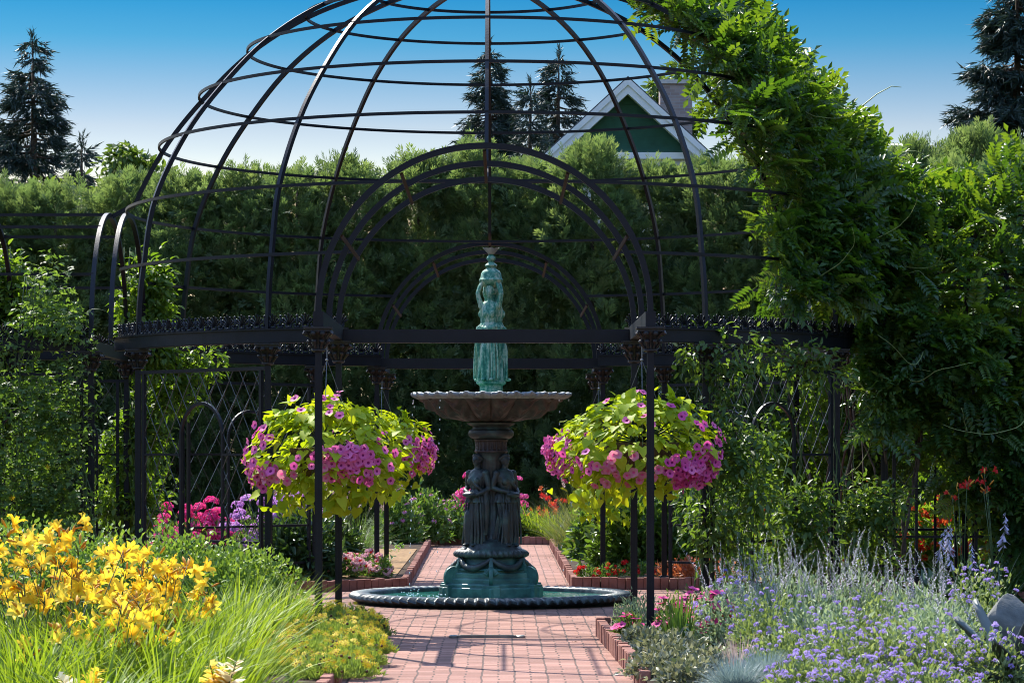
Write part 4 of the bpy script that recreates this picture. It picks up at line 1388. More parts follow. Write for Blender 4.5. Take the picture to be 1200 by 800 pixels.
for X, Y, h, lb in ((W(1060, 62), 31.6, Z(166, 62), 'small rounded arborvitae rising above the hedge beside the wisteria'), (W(1142, 63), 32.6, Z(150, 63), 'taller arborvitae at the foot of the big dark spruce'),
                    (W(1105, 65), 34.6, Z(180, 65), 'arborvitae tip between two taller ones above the wisteria'), (W(1195, 64), 33.6, Z(168, 64), 'arborvitae behind the wisteria under the spruce branches')):
    t = thing('arborvitae', lb, 'tree', (X, Y, 0), rg.uniform(0, 6))
    link('trunk', TTRUNK, t, scale=(1, 1, h / 7)); link('crown', THUJA[k % 4], t, scale=(1.15, 1.15, h / 7.0)); k += 1

TUFT = T_tuft(11, rng(6))


def spruce(label, X, Y, h, R, seed, droop=.35, gap=.45, n_b=7, full=1.0):
    rg = rng(seed)
    t = thing('spruce_tree', label, 'tree', (X, Y, 0), rg.uniform(0, 6))
    mb = MB(); mb.tube([(0, 0, -.1), (.05, 0, h * .4), (0, .04, h * .8), (0, 0, h - .1)], .2, 8, radii=[.26, .18, .08, .015]); mb.obj('trunk', M['bark'], t, True)
    P, D, S = [], [], []
    mb = MB()
    z = h * .12
    while z < h - .15:
        f = 1 - z / h
        L0 = R * (f ** .8) * 1.05
        for b in range(n_b if f > .1 else 5):
            az = rg.uniform(0, 2 * math.pi); L = L0 * rg.uniform(.62, 1.12) + .12
            ca, sa = math.cos(az), math.sin(az)
            zz = z + rg.normal(0, .12); pts = []
            for i in range(7):
                s = i / 6
                pts.append((ca * L * s, sa * L * s, zz + L * (.10 * s - droop * s + droop * .75 * s * s * s * 1.1)))
            if L > .5: mb.tube(pts, .02, 4, radii=[.035 * (1 - .8 * i / 6) for i in range(7)])
            m = max(6, int(L * 27 * full))
            for i in range(m):
                s = rg.uniform(.15, 1) ** .75; q = s * 6; i0 = min(5, int(q)); w = q - i0
                p = np.array(pts[i0]) * (1 - w) + np.array(pts[i0 + 1]) * w
                side = rg.normal(0, .19 * L * (1.05 - s) + .03)
                p = p + np.array([-sa * side, ca * side, -abs(side) * .45 + rg.normal(0, .04)])
                d = np.array([ca, sa, -.25]) * .8 + np.array([-sa, ca, 0]) * np.sign(side) * .7 + np.array([0, 0, rg.normal(-.35, .35)])
                P.append(p); D.append(d); S.append(rg.uniform(.30, .56))
        z += gap * rg.uniform(.7, 1.1) * (.55 + .6 * f)
    for i in range(14):
        P.append(np.array([0, 0, h - .5 + .04 * i])); D.append(np.array([rg.normal(0, .4), rg.normal(0, .4), 1])); S.append(.32)
    P, D, S = np.array(P), np.array(D), np.array(S)
    mb.obj('branches', M['bark'], t)
    link('crown', cloud('spruce_crown', TUFT, P, D, rg.normal(0, 1, (len(P), 3)), S, M['spruce'], rg), t)
    return t


spruce('lone dark spruce with ragged whorls beyond the hedge over the barrel arbour', W(38, 76), 45.6, Z(44, 76), 2.9, 21, .30, .58, 7, 1.1)
spruce('small pointed spruce beside a light green leafy tree', W(96, 72), 41.6, Z(165, 72), 1.0, 22, .25, .4, 6)
spruce('dark spruce seen through the middle of the dome', W(573, 88), 57.6, Z(52, 88), 2.7, 23, .30, .5, 7, 1.1)
spruce('spruce with open top nearest the green gable', W(655, 90), 59.6, Z(60, 90), 2.8, 24, .32, .6, 6, 1.0)
spruce('low dark spruce between the two taller ones inside the dome', W(622, 84), 53.6, Z(98, 84), 1.5, 25, .30, .5, 6, .8)
spruce('big black spruce towering above the wisteria arbour', W(1192, 68), 37.6, Z(-42, 68), 3.4, 26, .36, .46, 8, 1.3)
spruce('tall spruce standing close behind the big black spruce', W(1245, 70), 40.0, Z(0, 70), 2.7, 27, .34, .5, 7, 1.2)

LEAF = T_leaf(); DIA = T_diamond(); PIN = T_pinnate(6, .145, .29, .32); TRI = T_trifol(); HEART = T_heart()


def leafy_tree(label, X, Y, h, R, zc, seed, n=2600, size=(.16, .28), mat='broad'):
    rg = rng(seed)
    t = thing('leafy_tree', label, 'tree', (X, Y, 0), 0)
    mb = MB(); mb.tube([(0, 0, -.1), (.1, .05, zc * .5), (.05, 0, zc), (0, 0, h * .92)], .15, 8, radii=[.2, .15, .1, .02])
    P, O = [], []
    for b in range(26):
        u = norm(rg.normal(0, 1, 3) + np.array([0, 0, .5])); e = np.array([0, 0, zc]) + u * np.array([R, R, (h - zc) * .92]) * rg.uniform(.45, .95)
        a = np.array([rg.normal(0, .05), rg.normal(0, .05), rg.uniform(.6, .95) * zc])
        mid = (a + e) / 2 + np.array([0, 0, .15])
        mb.tube([a, mid, e], .04, 5, radii=[.06, .035, .01])
        m = n // 26; cr = rg.uniform(.25, .5) * R
        q, uu = ball(rg, m, .35)
        P.append(e + q * cr * np.array([1, 1, .75])); O.append(uu)
    P, O = np.concatenate(P), np.concatenate(O)
    mb.obj('trunk', M['bark'], t, True)
    D = O * .6 + rg.normal(0, .6, P.shape) + np.array([0, 0, -.2])
    link('crown', cloud('leaf_crown', LEAF, P, D, rg.normal(0, .5, P.shape) + np.array([0, 0, 1.0]), rg.uniform(*size, len(P)), M[mat], rg), t)
    return t


leafy_tree('airy light green tree rising over the hedge left of the dome', W(152, 66), 35.6, Z(156, 66), 1.1, 7.2, 31, 2200)
leafy_tree('light green tree between gable and wisteria behind the chimney', W(778, 88), 57.6, Z(58, 88), 1.25, 10.4, 32, 3200, (.2, .34))
leafy_tree('olive green tree top beyond the hedge beside the small spruce', W(60, 64), 33.6, Z(200, 64), 1.5, 6.4, 33, 1800)


# ================================================================== CLIMBERS
def whip(rg, p, d, L, curl=.5, n=12, sag=.0):
    pts = [np.array(p, float)]; d = norm(np.array(d, float))
    ax = norm(rg.normal(0, 1, 3))
    for i in range(n):
        d = norm(d + np.cross(ax, d) * curl / n * 3 + rg.normal(0, .10, 3) + np.array([0, 0, -sag / n]))
        pts.append(pts[-1] + d * L / n)
    return pts


rg = rng(200)
wis = thing('wisteria_vine', 'dark leafy wisteria climbing over one side of the open dome', 'climbing plant', (3.6, 0, 0))
OFF = np.array([3.6, 0, 0])
# on the dome
n = 5600
zz = 2.5 + (6.42 - 2.5) * rg.random(n * 2) ** .9
rr = np.array([dome_r(z) for z in zz])
keep = rg.random(n * 2) < (rr + .8) / 4.8
zz, rr = zz[keep][:n], rr[keep][:n]; n = len(zz)
lo = np.interp(zz, [2.5, 3.3, 4.2, 5.0, 5.6, 6.2, 6.42], [46, 46, 46, 46, 49, 64, 76]) + 3 * np.sin(zz * 5) + 2 * np.sin(zz * 11 + 1)
hi = np.interp(zz, [2.5, 3.3, 4.2, 5.0, 5.6, 6.2, 6.42], [127, 126, 125, 126, 125, 106, 96]) + 3 * np.sin(zz * 6)
az = np.radians(lo + (hi - lo) * rg.random(n))
zz = np.where((zz < 3.05) & (np.degrees(az) < 78), zz + .75, zz); rr = np.array([dome_r(z) for z in zz])
thick = .16 + .20 * (1 + np.sin(4.2 * az + 2.1 * zz) * .6 + np.sin(9 * az - 4 * zz) * .45) + .12 * np.interp(zz, [2.5, 4.0, 5.6, 6.6], [1.2, .9, .7, 0.1])
thick = thick * np.interp(np.degrees(az) - lo, [0, 12, 30], [.35, .75, 1.0])
off = -.12 + (thick + .12) * rg.random(n) ** .65
tz = np.interp(zz, [2.5, 3.5, 4.2, 5.0, 5.6, 6.2, 6.6], [0.05, .1, .3, .55, .75, 1.0, 1.4])       # slope of the shell
nh = np.cos(tz); nv = np.sin(tz)
r2 = rr + off * nh
P = np.stack([r2 * np.sin(az), -r2 * np.cos(az), zz + off * nv], 1)
O = np.stack([nh * np.sin(az), -nh * np.cos(az), nv], 1)
D = O * .75 + np.array([0, 0, -.10]) + rg.normal(0, .6, (n, 3))
N = O * .7 + np.array([0, 0, .7]) + rg.normal(0, .35, (n, 3))
link('foliage', cloud('wisteria_dome_foliage', PIN, P - OFF, D, N, rg.uniform(.20, .40, n), M['wisteria'], rg), wis)
paths, rad = [], []
for i in range(9):
    a = R_(rg.uniform(70, 125)); pts = []
    zt = rg.uniform(4.0, 6.5)
    for s in range(14):
        z = .08 + (zt - .08) * s / 13; rI = (dome_r(max(z, 2.7)) - .06) + rg.normal(0, .05)
        aa = R_(72 if a < R_(90) else 108) * (1 - min(1, s / 7)) + a * min(1, s / 7)
        pts.append(np.array(pol(rI, aa + rg.normal(0, .02), z)) - OFF)
    paths.append(pts); rad.append(rg.uniform(.008, .022))
tubes_obj('woody_stem', paths, rad, M['vinestem'], wis)
paths, rad = [], []
for i in range(46):
    j = rg.integers(0, n); p = P[j]; o = O[j]
    if off[j] < .15: continue
    up = rg.random() < .45
    paths.append([q - OFF for q in whip(rg, p, o * (1.0 if up else .5) + np.array([rg.uniform(0, .5) if up else 0, 0, .3 if up else -.9]), rg.uniform(.4, 1.0) if up else rg.uniform(.5, 1.4), .5 if up else .9, 14, .4)]); rad.append(.006)
paths.append([np.array(q) - OFF for q in ((3.55, -1.2, 5.0), (3.8, -1.2, 5.12), (4.0, -1.2, 5.28), (4.15, -1.2, 5.36), (4.25, -1.2, 5.35))]); rad.append(.008)
tubes_obj('tendril', paths, rad, M['tendril'], wis, 4)

wi2 = thing('wisteria_vine', 'huge wisteria mass smothering the barrel arbour beside the dome', 'climbing plant', (5.6, 0, 0))
OFF = np.array([5.6, 0, 0])
Ps, Os = [], []
# barrel top
m = 3300
X = rg.uniform(3.7, 8.3, m); a = rg.uniform(-.15, math.pi + .15, m)
th = .22 + .18 * (1 + np.sin(X * 3.1 + 2 * a) * .7 + np.sin(X * 6.7 - 3 * a) * .5)
o = -.1 + (th + .1) * rg.random(m) ** .6
rb = AW + o
Ps.append(np.stack([X, -rb * np.cos(a), SPR + rb * np.sin(a)], 1)); Os.append(np.stack([0 * X, -np.cos(a), np.sin(a)], 1))
# hanging curtains on both sides
for sy, m in ((-1, 3600), (1, 1600)):
    X = rg.uniform(3.75, 8.3, m); z = rg.uniform(.25, 2.95, m)
    bot = np.interp(X, [3.7, 4.15, 4.6, 5.0, 5.25, 5.6, 6.2, 8.3], [2.1, 1.9, 1.5, .95, .5, .3, .25, .25]) + .2 * np.sin(9 * X) if sy < 0 else .9 + 0 * X + .5 * np.sin(3 * X)
    kp = z > bot; X, z = X[kp], z[kp]
    th = .12 + .26 * (1 + .7 * np.sin(4 * X + 3 * z) + .4 * np.sin(9 * X - 5 * z)) * np.interp(z, [.3, 1.2, 2.6], [.5, .8, 1.2])
    o = -.1 + (th + .1) * rg.random(len(X)) ** .7
    Ps.append(np.stack([X, sy * (AW + o), z], 1)); Os.append(np.stack([0 * X, sy + 0 * X, 0 * X], 1))
P, O = np.concatenate(Ps), np.concatenate(Os); n = len(P)
D = O * .7 + np.array([0, 0, -.12]) + rg.normal(0, .6, (n, 3)); D[:3300] += O[:3300] * .25 + np.array([0, 0, .25])
N = O * .6 + np.array([0, 0, .9]) + rg.normal(0, .35, (n, 3))
link('foliage', cloud('wisteria_arbour_foliage', PIN, P - OFF, D, N, rg.uniform(.21, .39, n), M['wisteria'], rg), wi2)
paths, rad = [], []
for i in range(22):
    x0 = rg.choice([4.2, 5.35, 6.6, 7.8]); x1 = x0 + rg.normal(0, .6); y = -AW + rg.normal(0, .08)
    paths.append([np.array([x0 + (x1 - x0) * (s / 11) ** 1.5 + rg.normal(0, .03), y + rg.normal(0, .03), .08 + 3.0 * s / 11]) - OFF for s in range(12)]); rad.append(rg.uniform(.012, .028))
tubes_obj('woody_stem', paths, rad, M['vinestem'], wi2)
paths, rad = [], []
for i in range(60):
    j = rg.integers(0, n); p, oo = P[j], O[j]; up = oo[2] > .5
    paths.append([q - OFF for q in whip(rg, p + oo * .1, oo + np.array([0, 0, .2 if up else -.9]), rg.uniform(.4, .8) if up else rg.uniform(.4, 1.2), .8, 14, .5)]); rad.append(.006)
tubes_obj('tendril', paths, rad, M['tendril'], wi2, 4)


def climber(label, base, segs, tpl, mat, size, stems, seed, name='climbing_vine', cat='climbing plant', flowers=None, droop=.3):
    """segs: list of (count, centre, half sizes) of leafy masses in world space"""
    rg = rng(seed)
    t = thing(name, label, cat, base)
    B = np.array(base)
    Ps, Os = [], []
    for cnt, c, hsz in segs:
        k = max(3, int(cnt / 90)); c = np.array(c); hsz = np.array(hsz)
        cc = c + rg.uniform(-1, 1, (k, 3)) * hsz * .85
        idx = rg.integers(0, k, cnt)
        q, u = ball(rg, cnt, .2)
        rad = np.minimum(hsz, .34)
        Ps.append(cc[idx] + q * rad * rg.uniform(.6, 1.15, k)[idx][:, None]); Os.append(u)
    P, O = np.concatenate(Ps), np.concatenate(Os); n = len(P)
    P[:, 2] = np.maximum(P[:, 2], .1)
    D = O * .6 + rg.normal(0, .5, (n, 3)) + np.array([0, 0, -droop]); N = np.array([0, 0, 1.0]) + O * .5 + rg.normal(0, .45, (n, 3))
    link('foliage', cloud('climber_foliage', tpl, P - B, D, N, rg.uniform(*size, n), M[mat], rg), t)
    paths, rad = [], []
    for (x, y, z0, z1, k) in stems:
        for i in range(k):
            ph = rg.uniform(0, 6)
            paths.append([np.array([x + .09 * math.sin(ph + 5 * s / 11) + rg.normal(0, .02), y + .07 * math.cos(ph + 5 * s / 11), z0 + (z1 - z0) * s / 11]) - B for s in range(12)]); rad.append(rg.uniform(.006, .014))
    for i in range(10):
        j = rg.integers(0, n); paths.append([q - B for q in whip(rg, P[j], O[j] + np.array([0, 0, .5]), rg.uniform(.2, .5), .8, 10)]); rad.append(.004)
    tubes_obj('stem', paths, rad, M['stem'], t, 5)
    for fl in flowers or []:
        nm, me, cnt, s = fl
        for i in range(cnt):
            j = rg.integers(0, n)
            link(nm, me, t, P[j] + O[j] * .04 - B, Vector(tuple(O[j] + np.array([0, -.8, .3]))).to_track_quat('Z', 'Y').to_euler(), s * rg.uniform(.8, 1.2))
    return t


# ------------------------------------------------------------------ flower shapes (axis +Z)
def petal_disc(lobes, mats, depth=.35, notch=.14, seg=4, throat=.3):
    mb = MB(); n = lobes * seg
    rings = [(1.0, 0.0), (.62, -.06), (throat, -.14), (throat * .4, -depth)]
    vs = []
    for i, (r, z) in enumerate(rings):
        for j in range(n):
            a = 2 * math.pi * j / n; q = math.cos(lobes * a)
            rr = r * (1 - notch * (1 - q) * .5) if i == 0 else r
            vs.append((rr * math.cos(a), rr * math.sin(a), z + (.07 * q if i == 0 else 0)))
    for i in range(3):
        mb_f = [(i * n + j, i * n + (j + 1) % n, (i + 1) * n + (j + 1) % n, (i + 1) * n + j) for j in range(n)]
        base = vs if i == 0 else None
        if i == 0: mb.v = list(vs)
        for f in mb_f: mb.f.append(f); mb.m.append(1 if i >= 2 else 0)
    mb.f.append(tuple(3 * n + j for j in range(n))); mb.m.append(1)
    return mb.mesh('flower', mats, True)


def lily_mesh(mats, seed):
    rg = rng(seed); mb = MB()
    for i in range(6):
        a = i * math.pi / 3 + rg.normal(0, .06); w = (.30, .40)[i % 2]; o = rg.uniform(.85, 1.1)
        w *= 1.25; prof = [(.05, -.1, .06), (.16, .28, .24), (.40 * o, .68, w), (.76 * o, .90, w * .9), (1.04 * o, .84 * rg.uniform(.8, 1.1), .06)]
        vs = []
        for r, z, ww in prof:
            for s in (-.5, 0, .5):
                vs.append((r * math.cos(a) - math.sin(a) * s * ww, r * math.sin(a) + math.cos(a) * s * ww, z + (.05 if s else 0)))
        mb.add(vs, [(p * 3 + q, p * 3 + q + 1, p * 3 + q + 4, p * 3 + q + 3) for p in range(4) for q in range(2)])
    for i in range(5):
        a = i * 1.25; mb.tube([(0, 0, 0), (.1 * math.cos(a), .1 * math.sin(a), .45), (.2 * math.cos(a), .2 * math.sin(a), .72)], .012, 4)
    mb.tube([(0, 0, -.42), (0, 0, -.1)], .05, 5, radii=[.03, .06], mi=1)
    return mb.mesh('flower', mats, True)


def bud_mesh(mats):
    mb = MB(); mb.tube([(0, 0, 0), (0, .02, .3), (0, .05, .7), (0, .1, 1.0)], .1, 6, radii=[.04, .10, .12, .03])
    return mb.mesh('bud', mats, True)


def cluster_mesh(name, mats, seed, k=46, dome=.55, size=.24, two=None):
    rg = rng(seed); mb = MB()
    for i in range(k):
        u = norm(rg.normal(0, 1, 3)); u[2] = abs(u[2]) * 1.0 - .25; u = norm(u)
        c = np.array([u[0], u[1], u[2] * dome + .1]) * rg.uniform(.8, 1.05)
        t1 = norm(np.cross(u, rg.normal(0, 1, 3))); t2 = np.cross(u, t1)
        vs = [c - u * size * .3]
        for j in range(5):
            a = 2 * math.pi * j / 5
            vs.append(c + size * (math.cos(a) * t1 + math.sin(a) * t2) + u * rg.uniform(0, .05))
        mb.add(vs, [(0, 1 + j, 1 + (j + 1) % 5) for j in range(5)], (0 if two is None or rg.random() > two else 1))
    return mb.mesh(name, mats)


def pompon_mesh(name, mats, seed, k=60):
    rg = rng(seed); mb = MB()
    for i in range(k):
        u = norm(rg.normal(0, 1, 3)); u[2] = abs(u[2]) - .15; u = norm(u)
        c = np.array([u[0] * .8, u[1] * .8, u[2] * .42]); s = norm(np.cross(u, rg.normal(0, 1, 3))) * .10
        mb.add([c * .6 - s, c * .6 + s, c * .6 + u * .42 + s * .5, c * .6 + u * .42 - s * .5], [(0, 1, 2, 3)])
    return mb.mesh(name, mats)


def daisy_mesh(name, mats, k=9, droop=0.0, cone=.28, ch=.2):
    mb = MB()
    for i in range(k):
        a = 2 * math.pi * i / k; w = .22
        ca, sa = math.cos(a), math.sin(a)
        def pt(r, s, z): return (ca * r - sa * s, sa * r + ca * s, z)
        mb.add([pt(.15, -.06, 0), pt(.15, .06, 0), pt(.62, w * .6, -droop * .4), pt(1, .05, -droop), pt(1, -.05, -droop), pt(.62, -w * .6, -droop * .4)], [(0, 1, 2, 5), (5, 2, 3, 4)])
    mb.ellipsoid((0, 0, .02), (cone, cone, ch), 10, 6, 1)
    return mb.mesh(name, mats)


def spike_mesh(name, mats, seed, k=60, L=1.0, w=.035, stemr=.006, bell=False):
    rg = rng(seed); mb = MB()
    bend = rg.normal(0, .06, 2)
    def at(t): return np.array([bend[0] * t * t, bend[1] * t * t, t * L])
    mb.tube([at(0), at(.5), at(1)], stemr, 4, radii=[stemr, stemr * .8, stemr * .4], mi=1)
    for i in range(k):
        t = .15 + .85 * i / k; a = rg.uniform(0, 6.28); c = at(t); ww = w * (1.15 - .75 * t) * rg.uniform(.7, 1.2)
        d = np.array([math.cos(a), math.sin(a), -.9 if bell else .5]); s = np.array([-math.sin(a), math.cos(a), 0]) * ww * .35
        e = c + d * ww * (1.6 if bell else 1)
        mb.add([c - s * .4, c + s * .4, e + s * (1.3 if bell else 1), e - s * (1.3 if bell else 1)], [(0, 1, 2, 3)])
    return mb.mesh(name, mats)


F = {}
F['petunia'] = petal_disc(5, [M['p_pink'], M['p_pinkeye']])
F['petunia_salmon'] = petal_disc(5, [M['p_salmon'], M['p_hot']])
F['petunia_hot'] = petal_disc(5, [M['p_hot'], M['p_pinkeye']])
F['petunia_red'] = petal_disc(5, [M['p_red'], M['p_red']], .2, .2)
F['lily'] = [lily_mesh([M['p_yellow'], M['stem']], s) for s in (1, 2, 3)]
F['lily_cream'] = [lily_mesh([M['p_cream'], M['stem']], 4)]
F['lily_red'] = [lily_mesh([M['p_red'], M['stem']], 5)]
F['lily_orange'] = [lily_mesh([M['p_orange'], M['stem']], 6)]
F['bud'] = bud_mesh([M['p_bud']])
F['phlox_lilac'] = cluster_mesh('flower_head', [M['p_lilac']], 1)
F['phlox_hot'] = cluster_mesh('flower_head', [M['p_hot']], 2)
F['phlox_pink'] = cluster_mesh('flower_head', [M['p_pink'], M['p_hot']], 3, two=.5)
F['begonia'] = cluster_mesh('flower_head', [M['p_white'], M['p_red']], 4, 26, .6, .34, .3)
F['impatiens'] = cluster_mesh('flower_head', [M['p_red']], 5, 14, .5, .42)
F['orange_head'] = cluster_mesh('flower_head', [M['p_orange'], M['p_red']], 6, 18, .5, .36, .3)
F['cone'] = daisy_mesh('flower_head', [M['p_cone'], M['p_conehead']], 12, .5, .3, .26)
F['daisy'] = daisy_mesh('flower', [M['p_core'], M['p_bud']], 8, .05, .22, .12)
F['ager'] = [pompon_mesh('flower_head', [M['p_violet']], s) for s in (1, 2)]
F['blue'] = [pompon_mesh('flower_head', [M['p_blue']], 3)]
F['sage'] = [spike_mesh('flower_spike', [M['p_sage'], M['silver']], s, 64, .52, .020, .003) for s in (1, 2, 3)]
F['hosta'] = [spike_mesh('flower_spike', [M['p_hosta'], M['stem']], s, 26, .36, .038, .005, True) for s in (4, 5)]
F['snap'] = [spike_mesh('flower_spike', [M['p_cream'], M['stem']], 6, 40, .24, .085, .006), spike_mesh('flower_spike', [M['p_yellow'], M['stem']], 7, 40, .2, .08, .006)]
mb = MB(); mb.ellipsoid((0, 0, 0), (1, 1, .8), 7, 5); F['seed'] = mb.mesh('seed_head', M['p_brown'])


def face(rg, d, spread=.4):
    v = np.array(d, float) + rg.normal(0, spread, 3)
    q = Vector(tuple(v)).to_track_quat('Z', 'Y')
    return (q @ Quaternion((0, 0, 1), rg.uniform(0, 6.28))).to_euler()


# left climbers
climber('feathery light green clematis on the outer corner of the barrel arbour', (-4.5, -1.4, 0),
        [(3500, (-4.72, -1.50, 1.45), (.50, .12, 1.1)), (620, (-4.65, -1.42, 2.8), (.36, .14, .3)), (130, (-4.5, -1.42, 3.3), (.16, .1, .4)), (420, (-4.05, -1.50, 1.7), (.2, .12, 1.2)), (900, (-5.25, -1.48, 1.2), (.2, .12, .95))],
        TRI, 'clematis', (.06, .11), [(-4.7, -1.42, .1, 3.4, 6), (-5.1, -1.42, .1, 2.6, 4), (-4.1, -1.45, .1, 2.4, 3)], 41, flowers=[('flower', F['daisy'], 6, .035)])
climber('bright yellow green vine on the far leg of the barrel arbour', (-4.0, 1.5, 0),
        [(2200, (-3.84, 1.45, 3.1), (.26, .2, .6)), (2600, (-4.0, 1.5, 1.7), (.30, .18, 1.0)), (900, (-3.45, 1.6, 2.45), (.3, .2, .3))], LEAF, 'limevine', (.07, .125), [(-4.0, 1.42, .1, 3.9, 5)], 42)
climber('rounded green vine over the far shoulder of the barrel arbour', (-5.45, 1.4, 0),
        [(3600, (-5.62, 1.40, 3.25), (.34, .25, .5)), (3000, (-5.4, 1.45, 1.7), (.5, .2, 1.2))], LEAF, 'limevine', (.07, .125), [(-5.33, 1.42, .1, 3.9, 5)], 43)
# right climbers
climber('climbing rose scrambling up the trellis between pergola posts', (2.3, -3.45, 0),
        [(1900, (2.30, -3.50, 1.15), (.34, .2, .95)), (420, (2.25, -3.5, 2.3), (.36, .16, .3)), (350, (2.95, -2.95, 2.35), (.4, .16, .2))], LEAF, 'rose', (.06, .11), [(2.1, -3.45, .1, 2.6, 4), (2.5, -3.2, .1, 2.5, 4)], 44, 'climbing_rose')
climber('dense dark climbing rose beside the wisteria post', (3.3, -2.55, 0),
        [(1250, (3.0, -2.75, .72), (.32, .2, .48)), (1300, (3.85, -2.0, .75), (.28, .2, .5)), (140, (3.95, -1.85, 2.1), (.2, .15, .3))], LEAF, 'rose', (.06, .11), [(3.0, -2.5, .1, 1.8, 5), (3.55, -2.0, .1, 2.4, 4)], 45, 'climbing_rose')
climber('sunlit climber on the far trellis behind the dark rose', (3.4, 2.2, 0),
        [(2600, (3.45, 2.0, 1.5), (.45, .25, 1.0)), (1800, (4.2, 1.5, 1.2), (.4, .2, .9)), (900, (2.9, 2.7, 1.0), (.4, .25, .6))], LEAF, 'limevine', (.07, .12), [(3.5, 1.95, .1, 2.4, 5)], 46)


# ================================================================== HANGING BASKETS
def hanging_basket(label, loc, seed, patches, r=(.66, .64, .46), n_leaf=760, trail=((-.35, .55), (.15, .5)), nfl=88):
    rg = rng(seed)
    t = thing('hanging_basket', label, 'hanging basket', loc)
    mb = MB(); mb.lathe([(.0, -.20), (.18, -.19), (.28, -.10), (.32, .02), (.33, .06), (.30, .06), (.27, .0), (.0, -.02)], 28, cap=False)
    mb.obj('basket_bowl', M['wicker'], t, True)
    top = 2.63 - loc[2]
    mb = MB(); mb.tube([(0, 0, top), (0, 0, top - .22)], .006, 5); mb.lathe([(.0, top - .24), (.015, top - .22), (.0, top - .20)], 8, cap=False); mb.obj('hook', M['chain'], t)
    for k in range(3):
        a = k * 2.094 + .5
        mb = MB(); mb.tube([(0, 0, top - .22), (.32 * math.cos(a), .32 * math.sin(a), .05)], .0035, 5); mb.obj('hanger_wire', M['chain'], t)
    u = norm(rg.normal(0, 1, (n_leaf, 3))); u[:, 2] = np.where(u[:, 2] < -.62, -u[:, 2], u[:, 2])
    q_ = rg.integers(0, n_leaf, n_leaf // 5); u[q_, 2] = rg.uniform(-.6, -.05, len(q_)); u = norm(u)
    sh = rg.uniform(.80, 1.05, n_leaf)
    lum = 1 + .09 * np.sin(4 * np.arctan2(u[:, 1], u[:, 0]) + seed) + .07 * np.sin(7 * np.arctan2(u[:, 1], u[:, 0]) + 3 * u[:, 2])
    P = u * np.array(r) * (sh * lum)[:, None]
    D = u * np.array([1.0, 1.0, .2]) + np.array([0, 0, -.45]) + rg.normal(0, .42, (n_leaf, 3))
    N = u * .8 + np.array([0, 0, .75]) + rg.normal(0, .28, (n_leaf, 3))
    Ps, Ds, Ns = [P], [D], [N]
    for (x, L) in trail:
        for s in range(3):
            m = int(30 * L / .5); q = rg.random(m); a0 = rg.uniform(-2.6, -.5)
            c = np.stack([x + rg.normal(0, .16, m) + .1 * (s - 1), -.35 + .35 * (s % 2) + rg.normal(0, .12, m), -.30 - L * q], 1)
            Ps.append(c); Ds.append(np.array([0, -.1, -.9]) + rg.normal(0, .55, (m, 3))); Ns.append(np.array([0, -.6, .6]) + rg.normal(0, .9, (m, 3)))
    P, D, N = np.concatenate(Ps), np.concatenate(Ds), np.concatenate(Ns)
    link('foliage', cloud('potato_vine_foliage', HEART, P, D, N, rg.uniform(.06, .125, len(P)), M['potato'], rg), t)
    paths, rad = [], []
    for i in range(60):
        j = rg.integers(0, len(P)); paths.append([np.array([0, 0, .05]), P[j] * .55 + np.array([0, 0, .12]), P[j]]); rad.append(.006)
    tubes_obj('stem', paths, rad, M['stem'], t, 4)
    tot = sum(p[0] for p in patches); extra = {}
    for cnt, az, el, sp, kind in patches:
        for i in range(int(round(2.1 * nfl * cnt / tot))):
            a = R_(az) + rg.normal(0, sp); e = R_(el) + rg.normal(0, sp * .62)
            d = np.array([math.cos(e) * math.sin(a), -math.cos(e) * math.cos(a), math.sin(e)])
            p = d * np.array(r) * rg.uniform(1.06, 1.22); q = face(rg, d + np.array([0, -.15, .15]), .28); sc = rg.uniform(.034, .047)
            if i % 2 == 0: link('flower', F[kind], t, p, q, sc)
            else: extra.setdefault(kind, []).append((p, q, sc))
    mb = MB()
    for j, (kind, L) in enumerate(extra.items()):
        mesh = F[kind]; vv = np.array([v.co[:] for v in mesh.vertices]); ff = [tuple(f.vertices) for f in mesh.polygons]; mm = [f.material_index for f in mesh.polygons]
        for p, q, sc in L:
            V = vv @ np.array(q.to_matrix()).T * sc + p; base = len(mb.v)
            mb.v.extend(map(tuple, V)); mb.f.extend(tuple(base + i for i in f) for f in ff); mb.m.extend(m + (2 if 'salmon' in kind else 0) for m in mm)
    o = mb.obj('flower_mass', [M['p_pink'], M['p_pinkeye'], M['p_salmon'], M['p_hot']], t, True); o['kind'] = 'stuff'
    return t


hanging_basket('big lime leaved hanging basket of pink petunias by the daylilies', (-AW - .02, -5.5, 1.58), 51,
               [(36, 14, -4, .20, 'petunia'), (24, -64, -18, .24, 'petunia'), (5, -30, -24, .2, 'petunia_salmon'), (8, -62, 16, .25, 'petunia'), (9, 52, -10, .3, 'petunia'), (5, 0, 50, .5, 'petunia'), (3, 20, -25, .2, 'petunia_salmon')],
               (.62, .60, .47), 1000, ((-.26, .20), (.13, .18), (.3, .1)))
hanging_basket('far hanging basket half hidden behind the big lime leaved one', (-AW, 5.5, 1.62), 52,
               [(40, 75, -5, .34, 'petunia'), (12, 40, 5, .4, 'petunia'), (8, -40, 0, .5, 'petunia')], (.58, .56, .48), 700, ((.1, .3),), 70)
hanging_basket('big hanging basket with thick pink petunia patch by the climbing rose', (AW, -5.5, 1.63), 53,
               [(52, 48, -22, .25, 'petunia'), (10, 60, 5, .3, 'petunia'), (9, -28, -24, .26, 'petunia_salmon'), (6, -70, -5, .4, 'petunia'), (5, 10, 50, .5, 'petunia'), (4, 20, -28, .25, 'petunia_salmon')],
               (.61, .59, .46), 1000, ((-.36, .18), (-.1, .1)), 92)
